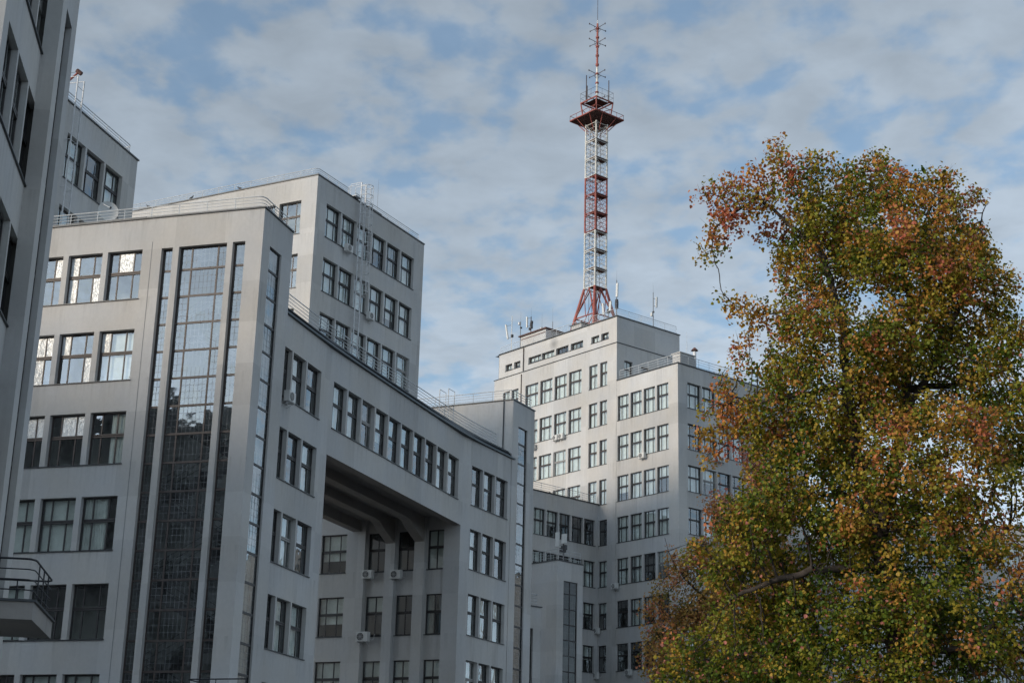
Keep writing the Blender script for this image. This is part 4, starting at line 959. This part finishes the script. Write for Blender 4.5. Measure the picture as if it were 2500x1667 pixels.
# small triangular spire on the corner block
u_, z_ = Face(ER.p(0, -1.5, 0), HD).px(1677, 868); sq = ER.p(u_, -1.5, ZE)
t = thing('spire_aerial', 'slender three-legged wire spire on the corner block roof', 'antenna', sq); mb = MB(); tip = sq + Vector((0, 0, 3.1))
for k in range(3):
    a = 2.1 * k; q = sq + Vector((0.35 * math.cos(a), 0.35 * math.sin(a), 0)); mb.tube(q, tip, 0.016, 0.01, n=4)
    for f_ in (0.3, 0.55): mb.tube(q.lerp(tip, f_), (sq + Vector((0.35 * math.cos(a + 2.1), 0.35 * math.sin(a + 2.1), 0))).lerp(tip, f_), 0.01, n=4)
mb.tube(tip, tip + Vector((0, 0, 0.9)), 0.01, n=4); mb.build('legs', 'galv', t)
sq = EF.p(0.9, -3.2, ZE); t = thing('vent_stack', 'capped vent stack behind the corner block\'s roof edge', 'vent', sq)
mb = MB(); mb.tube(sq, sq + Vector((0, 0, 2.0)), 0.16, n=10); mb.build('pipe', 'galv', t); mb = MB(); mb.tube(sq + Vector((0, 0, 2.1)), sq + Vector((0, 0, 2.4)), 0.36, 0.08, n=10); mb.build('cap', 'deck_rust', t)
# equipment crates at the mast foot
t = thing('equipment_rack', 'orange equipment rack on the roof beside the mast foot', 'equipment', mp(-1.2, -2.2, ZD)); mb = MB()
for i in range(3): mb.box8([mp(-2.3 + x, -3.4 + y + i * .75, ZD + .55 + .02 * i) for x, y in ((0, 0), (.5, 0), (.5, .65), (0, .65))] + [mp(-2.3 + x, -3.4 + y + i * .75, ZD + 1.15) for x, y in ((0, 0), (.5, 0), (.5, .65), (0, .65))])
mb.build('cabinet', 'orange_metal', t)
mb = MB(); mb.box8([mp(x, y, ZD + .0) for x, y in ((-2.4, -3.5), (-1.7, -3.5), (-1.7, -1.0), (-2.4, -1.0))] + [mp(x, y, ZD + .5) for x, y in ((-2.4, -3.5), (-1.7, -3.5), (-1.7, -1.0), (-2.4, -1.0))]); mb.build('plinth', 'mast_dark', t)
# pigeons on the ladder block's roof edge
def bird(label, face, u, z, flip):
    c = face.p(u, 0.02, z); t = thing('pigeon', label, 'bird', c, 'pigeons on the roof edge'); X = face.d * (1 if flip else -1); mb = MB()
    prof = [(-0.20, 0.06, 0.012), (-0.10, 0.08, 0.045), (0.0, 0.10, 0.065), (0.08, 0.13, 0.055), (0.12, 0.19, 0.032), (0.15, 0.225, 0.034), (0.18, 0.222, 0.018), (0.205, 0.215, 0.004)]
    for (a, b, r), (a2, b2, r2) in zip(prof[:-1], prof[1:]): mb.tube(c + X * a + Vector((0, 0, b)), c + X * a2 + Vector((0, 0, b2)), r, r2, n=8)
    mb.tube(c + Vector((0, 0, 0.06)), c, 0.008, n=4); mb.build('body', 'ac_dark', t)
bird('pigeon nearest the caged-ladder block\'s front corner on its roof edge', BF, 6.6, ZB + 0.06, True)
bird('middle pigeon of three on the roof edge', BF, 10.8, ZB + 0.06, False)
bird('leftmost pigeon on the roof edge above the front block', BF, 14.7, ZB + 0.06, True)

# ================================================================== trees
def grow(attr, start_nodes, parents, step, infl, kill, maxn=30000, maxit=400):
    P = [np.array(p, float) for p in start_nodes]; par = list(parents); pts = np.array(attr); n_at = len(pts)
    alive = np.ones(n_at, bool); nd = np.full(n_at, 1e9); ni = np.zeros(n_at, int)
    def upd(k0):
        nonlocal nd, ni
        Q = np.array(P[k0:])
        for s in range(0, len(Q), 256):
            q = Q[s:s + 256]; d = np.sqrt(((pts[:, None, :] - q[None]) ** 2).sum(2)); j = d.argmin(1); m = d[np.arange(n_at), j]; b = m < nd; nd = np.where(b, m, nd); ni = np.where(b, j + k0 + s, ni)
    upd(0)
    for it in range(maxit):
        act = alive & (nd < infl)
        if not act.any():
            if not alive.any() or it > 250: break
            act = alive & (nd < nd[alive].min() + step * 2)
        ids = ni[act]; dv = pts[act] - np.array(P)[ids]; dv /= np.linalg.norm(dv, axis=1)[:, None] + 1e-9
        uniq, inv = np.unique(ids, return_inverse=True); acc = np.zeros((len(uniq), 3)); np.add.at(acc, inv, dv)
        acc += rng.normal(0, 0.25, acc.shape); acc[:, 2] += 0.05; acc /= np.linalg.norm(acc, axis=1)[:, None] + 1e-9
        k0 = len(P); parr = np.array(P); new = parr[uniq] + acc * step
        for u, q in zip(uniq, new): P.append(q); par.append(int(u))
        upd(k0); alive &= nd > kill
        if len(P) > maxn: break
    return np.array(P), np.array(par)
def make_tree(label, dist, blobs, trunk_px, n_attr, step, infl, kill, leaf, per, palette, seed, base_z=0.0, rtip=0.006, rexp=2.35, spread=0.16, bare=0.08, rmax=None, depth_k=0.8, clump=0.18, limbs=()):
    global rng
    rng = np.random.default_rng(seed)
    vol = np.array([b[2] * b[3] for b in blobs]) ** 0.95; pr = vol / vol.sum(); A = []; hue = []
    ppm = FPX / (dist * 1.06)
    for i, k in enumerate(rng.multinomial(n_attr, pr)):
        x, y, rx, ry, dz = blobs[i]; c = at_d(x, y, dist + dz); f = Vector((c.x, c.y, 0)).normalized(); rt = Vector((f.y, -f.x, 0))
        v = rng.normal(size=(k, 3)); v /= np.linalg.norm(v, axis=1)[:, None]; v *= (rng.random(k) ** 0.42)[:, None]
        nc = max(3, int(rx * ry / 700)); cc_ = rng.normal(size=(nc, 3)); cc_ /= np.linalg.norm(cc_, axis=1)[:, None]; cc_ *= (rng.random(nc) ** 0.33)[:, None] * 0.93
        own = rng.random(k) < 0.97; v[own] = cc_[rng.integers(0, nc, own.sum())] + rng.normal(0, 1, (own.sum(), 3)) * (clump * ppm / np.array([rx, (rx + ry) / 2 * depth_k, ry]))
        for a in v: A.append(c + rt * (a[0] * rx / ppm) + f * (a[1] * (rx + ry) / 2 / ppm * depth_k) + Vector((0, 0, a[2] * ry / ppm * 1.05)))
    A = np.array([tuple(a) for a in A])
    nodes = []; par = []
    def run(pts, start):
        prev = start
        for a_, b_ in zip(pts[:-1], pts[1:]):
            n_ = max(1, int(np.linalg.norm(b_ - a_) / step))
            for i in range(1, n_ + 1): nodes.append(a_ + (b_ - a_) * i / n_ + rng.normal(0, 0.018, 3)); par.append(prev); prev = len(nodes) - 1
    tp = [np.array(tuple(at_d(x, y, dist))) for x, y in trunk_px]; root = tp[0].copy(); root[2] = base_z
    nodes.append(root); par.append(0); run([root] + tp, 0)
    for lm in limbs:
        q = [np.array(tuple(at_d(x, y, dist + dz))) for x, y, dz in lm]; st_ = int(np.argmin(((np.array(nodes) - q[0]) ** 2).sum(1))); run([nodes[st_]] + q[1:], st_)
    P, par = grow(A, nodes, par, step, infl, kill)
    n = len(P); cnt = np.zeros(n); rad = np.zeros(n); kids = np.bincount(par[1:], minlength=n)
    acc = np.zeros(n)
    for i in range(n - 1, 0, -1):
        if acc[i] == 0: acc[i] = rtip ** rexp
        acc[par[i]] += acc[i]
    rad = acc ** (1 / rexp)
    if rmax: rad = np.minimum(rad, rmax)
    # height above the tips, in nodes
    hgt = np.zeros(n, int)
    for i in range(n - 1, 0, -1): hgt[par[i]] = max(hgt[par[i]], hgt[i] + 1)
    t = thing('autumn_tree', label, 'tree', tuple(P[0]))
    # branches
    V = []; F_ = []
    for i in range(1, n):
        a, b = P[par[i]], P[i]; ra, rb = rad[par[i]], rad[i]
        if ra > rb * 1.6: ra = rb * 1.25
        k = 7 if rb > 0.06 else (5 if rb > 0.02 else 3); d = b - a; L_ = np.linalg.norm(d)
        if L_ < 1e-5: continue
        d = d / L_; x = np.cross(d, (0.3, 0.5, 0.81)); x /= np.linalg.norm(x); y = np.cross(d, x); o = len(V)
        ang = np.arange(k) * 2 * math.pi / k; ring = np.cos(ang)[:, None] * x + np.sin(ang)[:, None] * y
        V.extend(map(tuple, a - d * min(0.02, ra * .5) + ring * ra)); V.extend(map(tuple, b + ring * rb))
        F_ += [(o + j, o + (j + 1) % k, o + k + (j + 1) % k, o + k + j) for j in range(k)]
    # short side twigs at the ends
    for i in np.where(hgt <= 4)[0]:
        if i <= len(nodes): continue
        for _ in range(2):
            a = P[i]; d = rng.normal(0, 1, 3) + (P[i] - P[par[i]]) / step * 1.2; d /= np.linalg.norm(d); b = a + d * rng.uniform(0.12, 0.30); o = len(V)
            x = np.cross(d, (0.3, 0.5, 0.81)); x /= np.linalg.norm(x); y = np.cross(d, x); r0 = rtip * 0.7
            V.extend(map(tuple, [a + x * r0, a - x * r0 * .5 + y * r0 * .8, a - x * r0 * .5 - y * r0 * .8, b])); F_ += [(o, o + 1, o + 3), (o + 1, o + 2, o + 3), (o + 2, o, o + 3)]
    mb = MB(); mb.v = V; mb.f = F_; mb.build('trunk', 'bark', t, True)
    # leaves
    src = np.where((hgt <= 3) & (np.arange(n) > len(nodes)))[0]
    centre = A.mean(0); ext = A.std(0) + 1e-6
    # hue field: low-frequency random per region
    K = 60; kc = A[rng.integers(0, len(A), K)]; kh = rng.normal(0, 1, K)
    LP = []; LH = []
    for i in src:
        if rng.random() < bare: continue
        m = rng.poisson(per); off = np.clip(rng.normal(0, spread, (m, 3)), -1.5 * spread, 1.5 * spread); off[:, 2] -= spread * 0.45; LP.append(P[i] + off); 
        d2 = ((kc - P[i]) ** 2).sum(1); w = np.exp(-d2 / 0.8); h = (w * kh).sum() / (w.sum() + 1e-6)
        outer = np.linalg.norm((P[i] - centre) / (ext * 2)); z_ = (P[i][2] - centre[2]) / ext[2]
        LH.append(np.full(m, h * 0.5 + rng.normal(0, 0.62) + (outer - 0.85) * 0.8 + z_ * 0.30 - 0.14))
    LP = np.concatenate(LP); LH = np.concatenate(LH); m = len(LP); LH = LH + rng.normal(0, 0.16, m)
    # orientation: tip hangs, blade faces up and out
    nrm = rng.normal(0, 0.75, (m, 3)); nrm[:, 2] += 0.6; o_ = LP - centre; nrm[:, :2] += 0.5 * o_[:, :2] / (np.linalg.norm(o_[:, :2], axis=1)[:, None] + .5); nrm /= np.linalg.norm(nrm, axis=1)[:, None]
    tip = rng.normal(0, 0.6, (m, 3)); tip[:, 2] -= 0.8; tip -= nrm * (tip * nrm).sum(1)[:, None]; tip /= np.linalg.norm(tip, axis=1)[:, None] + 1e-9; side = np.cross(nrm, tip)
    sz = leaf * rng.uniform(0.6, 1.25, m)
    shape = np.array([(0, 0, 0), (0.48, 0.22, 0.10), (0.44, 0.62, 0.12), (0, 1.05, -0.08), (-0.44, 0.62, 0.12), (-0.48, 0.22, 0.10)])
    Vv = (LP[:, None, :] + sz[:, None, None] * (shape[None, :, 0, None] * side[:, None, :] + shape[None, :, 1, None] * tip[:, None, :] + shape[None, :, 2, None] * nrm[:, None, :])).reshape(-1, 3)
    me = bpy.data.meshes.new('crown'); nf = 2 * m
    me.vertices.add(6 * m); me.vertices.foreach_set('co', Vv.ravel().astype(np.float32))
    loops = (np.arange(m)[:, None] * 6 + np.array([0, 1, 2, 3, 0, 3, 4, 5])[None]).ravel()
    me.loops.add(8 * m); me.loops.foreach_set('vertex_index', loops.astype(np.int32)); me.polygons.add(nf)
    me.polygons.foreach_set('loop_start', (np.arange(nf) * 4).astype(np.int32)); me.polygons.foreach_set('loop_total', np.full(nf, 4, np.int32)); me.update(calc_edges=True)
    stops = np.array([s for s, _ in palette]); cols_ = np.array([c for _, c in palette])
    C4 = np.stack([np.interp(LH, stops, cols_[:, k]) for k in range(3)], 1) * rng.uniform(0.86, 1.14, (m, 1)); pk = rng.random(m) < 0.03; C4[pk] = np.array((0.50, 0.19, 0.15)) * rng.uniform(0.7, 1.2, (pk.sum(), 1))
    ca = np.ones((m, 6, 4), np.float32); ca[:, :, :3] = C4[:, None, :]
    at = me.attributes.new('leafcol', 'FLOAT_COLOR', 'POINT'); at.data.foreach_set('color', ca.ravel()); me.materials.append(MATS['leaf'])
    o = link('crown', me, t); o['kind'] = 'stuff'; return t
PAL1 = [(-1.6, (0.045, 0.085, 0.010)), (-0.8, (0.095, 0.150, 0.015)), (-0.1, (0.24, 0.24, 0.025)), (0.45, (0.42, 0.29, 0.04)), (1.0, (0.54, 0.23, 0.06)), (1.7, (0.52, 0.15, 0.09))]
PAL2 = [(-1.6, (0.12, 0.13, 0.03)), (-0.7, (0.34, 0.24, 0.06)), (0.0, (0.56, 0.31, 0.09)), (0.7, (0.62, 0.28, 0.12)), (1.6, (0.58, 0.20, 0.17))]
T1 = [(1962, 450, 62, 72, 0), (1925, 405, 36, 42, 0), (2112, 435, 72, 72, 0.3), (2245, 475, 58, 80, -0.3), (2060, 510, 70, 50, 0), (2310, 560, 75, 85, 0), (2380, 545, 30, 50, 0.3), (2385, 680, 45, 75, 0),
      (1800, 495, 60, 38, 0), (1748, 555, 34, 34, 0), (1870, 480, 40, 30, 0), (1738, 600, 17, 18, 0),
      (2050, 600, 165, 140, 0.4), (2220, 650, 170, 140, -0.4), (1985, 700, 70, 85, 0), (1900, 745, 40, 22, 0), (1845, 760, 28, 18, 0), (2310, 760, 110, 95, 0.3), (2430, 840, 50, 50, 0),
      (2060, 850, 170, 130, -0.6), (2250, 900, 190, 150, 0.4), (1920, 900, 90, 90, 0), (2430, 960, 110, 120, 0.3), (1885, 1005, 100, 58, -0.3), (1760, 970, 50, 40, 0), (1770, 1040, 40, 40, 0),
      (2060, 1080, 190, 130, 0), (2280, 1130, 170, 150, -0.8), (1925, 1130, 85, 62, 0), (2440, 1090, 100, 60, 0.5), (1970, 1270, 190, 130, -0.5), (2200, 1320, 200, 140, 0.3), (2380, 1300, 90, 110, -0.4), (2480, 1310, 50, 60, 0), 
      (1800, 1420, 130, 80, -0.3), (2000, 1470, 210, 120, 0), (2230, 1520, 190, 130, -0.6), (2400, 1560, 130, 110, 0.2), (1850, 1580, 190, 100, 0.3), (2060, 1650, 220, 100, -0.3), (2330, 1690, 220, 100, 0), (2470, 1440, 40, 50, 0), (2475, 880, 65, 60, 0), (2485, 1010, 55, 60, 0.3), (2500, 1580, 60, 90, 0), (2420, 770, 50, 45, 0), (2490, 790, 40, 40, 0), (2470, 1200, 50, 40, 0), (1640, 1640, 60, 40, 0)]
make_tree('large green and rust-coloured autumn tree filling the right of the picture', 29.5, T1, [(2205, 1900), (2190, 1560), (2150, 1330), (2110, 1200)], 17000, 0.14, 1.4, 0.20, 0.062, 36, PAL1, 3, rmax=0.27, spread=0.125, rtip=0.0075, rexp=2.25, limbs=(
    [(2110, 1200, 0), (2070, 1000, -.3), (2060, 800, -.2), (2000, 600, 0), (1935, 420, .1)], [(2150, 1330, 0), (2200, 1060, .3), (2230, 800, .3), (2190, 560, .1), (2140, 400, 0)],
    [(2205, 1030, .3), (2320, 820, .1), (2385, 620, 0), (2400, 520, 0)], [(2065, 930, -.3), (1900, 975, -.4), (1765, 985, -.2)], [(2005, 610, 0), (1925, 545, 0), (1850, 480, 0), (1765, 540, 0)],
    [(2160, 1390, 0), (1980, 1390, -.6), (1800, 1450, -.5)], [(2180, 1480, 0), (2340, 1390, .4), (2460, 1290, .3)], [(2190, 1560, 0), (2000, 1560, .7), (1850, 1600, .6)], [(2190, 1600, 0), (2370, 1580, -.6), (2480, 1450, -.3)],
    [(2130, 1260, 0), (1990, 1150, .6), (1880, 1110, .5)], [(2215, 950, .3), (2380, 930, .7), (2470, 900, .5)], [(2225, 800, .3), (2280, 640, -.4), (2260, 440, -.2)]))
T2 = [(1860, 1150, 55, 55, 0), (1835, 1240, 65, 65, 0), (1735, 1355, 60, 42, 0), (1830, 1280, 110, 90, 1), (1660, 1400, 55, 40, 0), (1720, 1450, 110, 70, 0), (1640, 1500, 60, 45, 0), (1690, 1560, 110, 70, 0.5), (1620, 1590, 40, 30, 0), (1700, 1650, 130, 60, 0), (1850, 1450, 120, 120, 1.5), (1850, 1620, 160, 100, 1)]
make_tree('smaller orange autumn tree behind the large one, lower left of it', 50, T2, [(1900, 1850), (1850, 1600), (1810, 1450)], 8000, 0.18, 1.8, 0.25, 0.075, 30, PAL2, 5, spread=0.16, rtip=0.008, rexp=2.25, rmax=0.2, bare=0.12, limbs=([(1850, 1600, 0), (1740, 1480, 0), (1650, 1390, 0), (1622, 1312, 0)], [(1810, 1450, 0), (1830, 1280, 0), (1860, 1130, 0)], [(1870, 1680, 0), (1720, 1590, .5), (1620, 1560, .4)]))
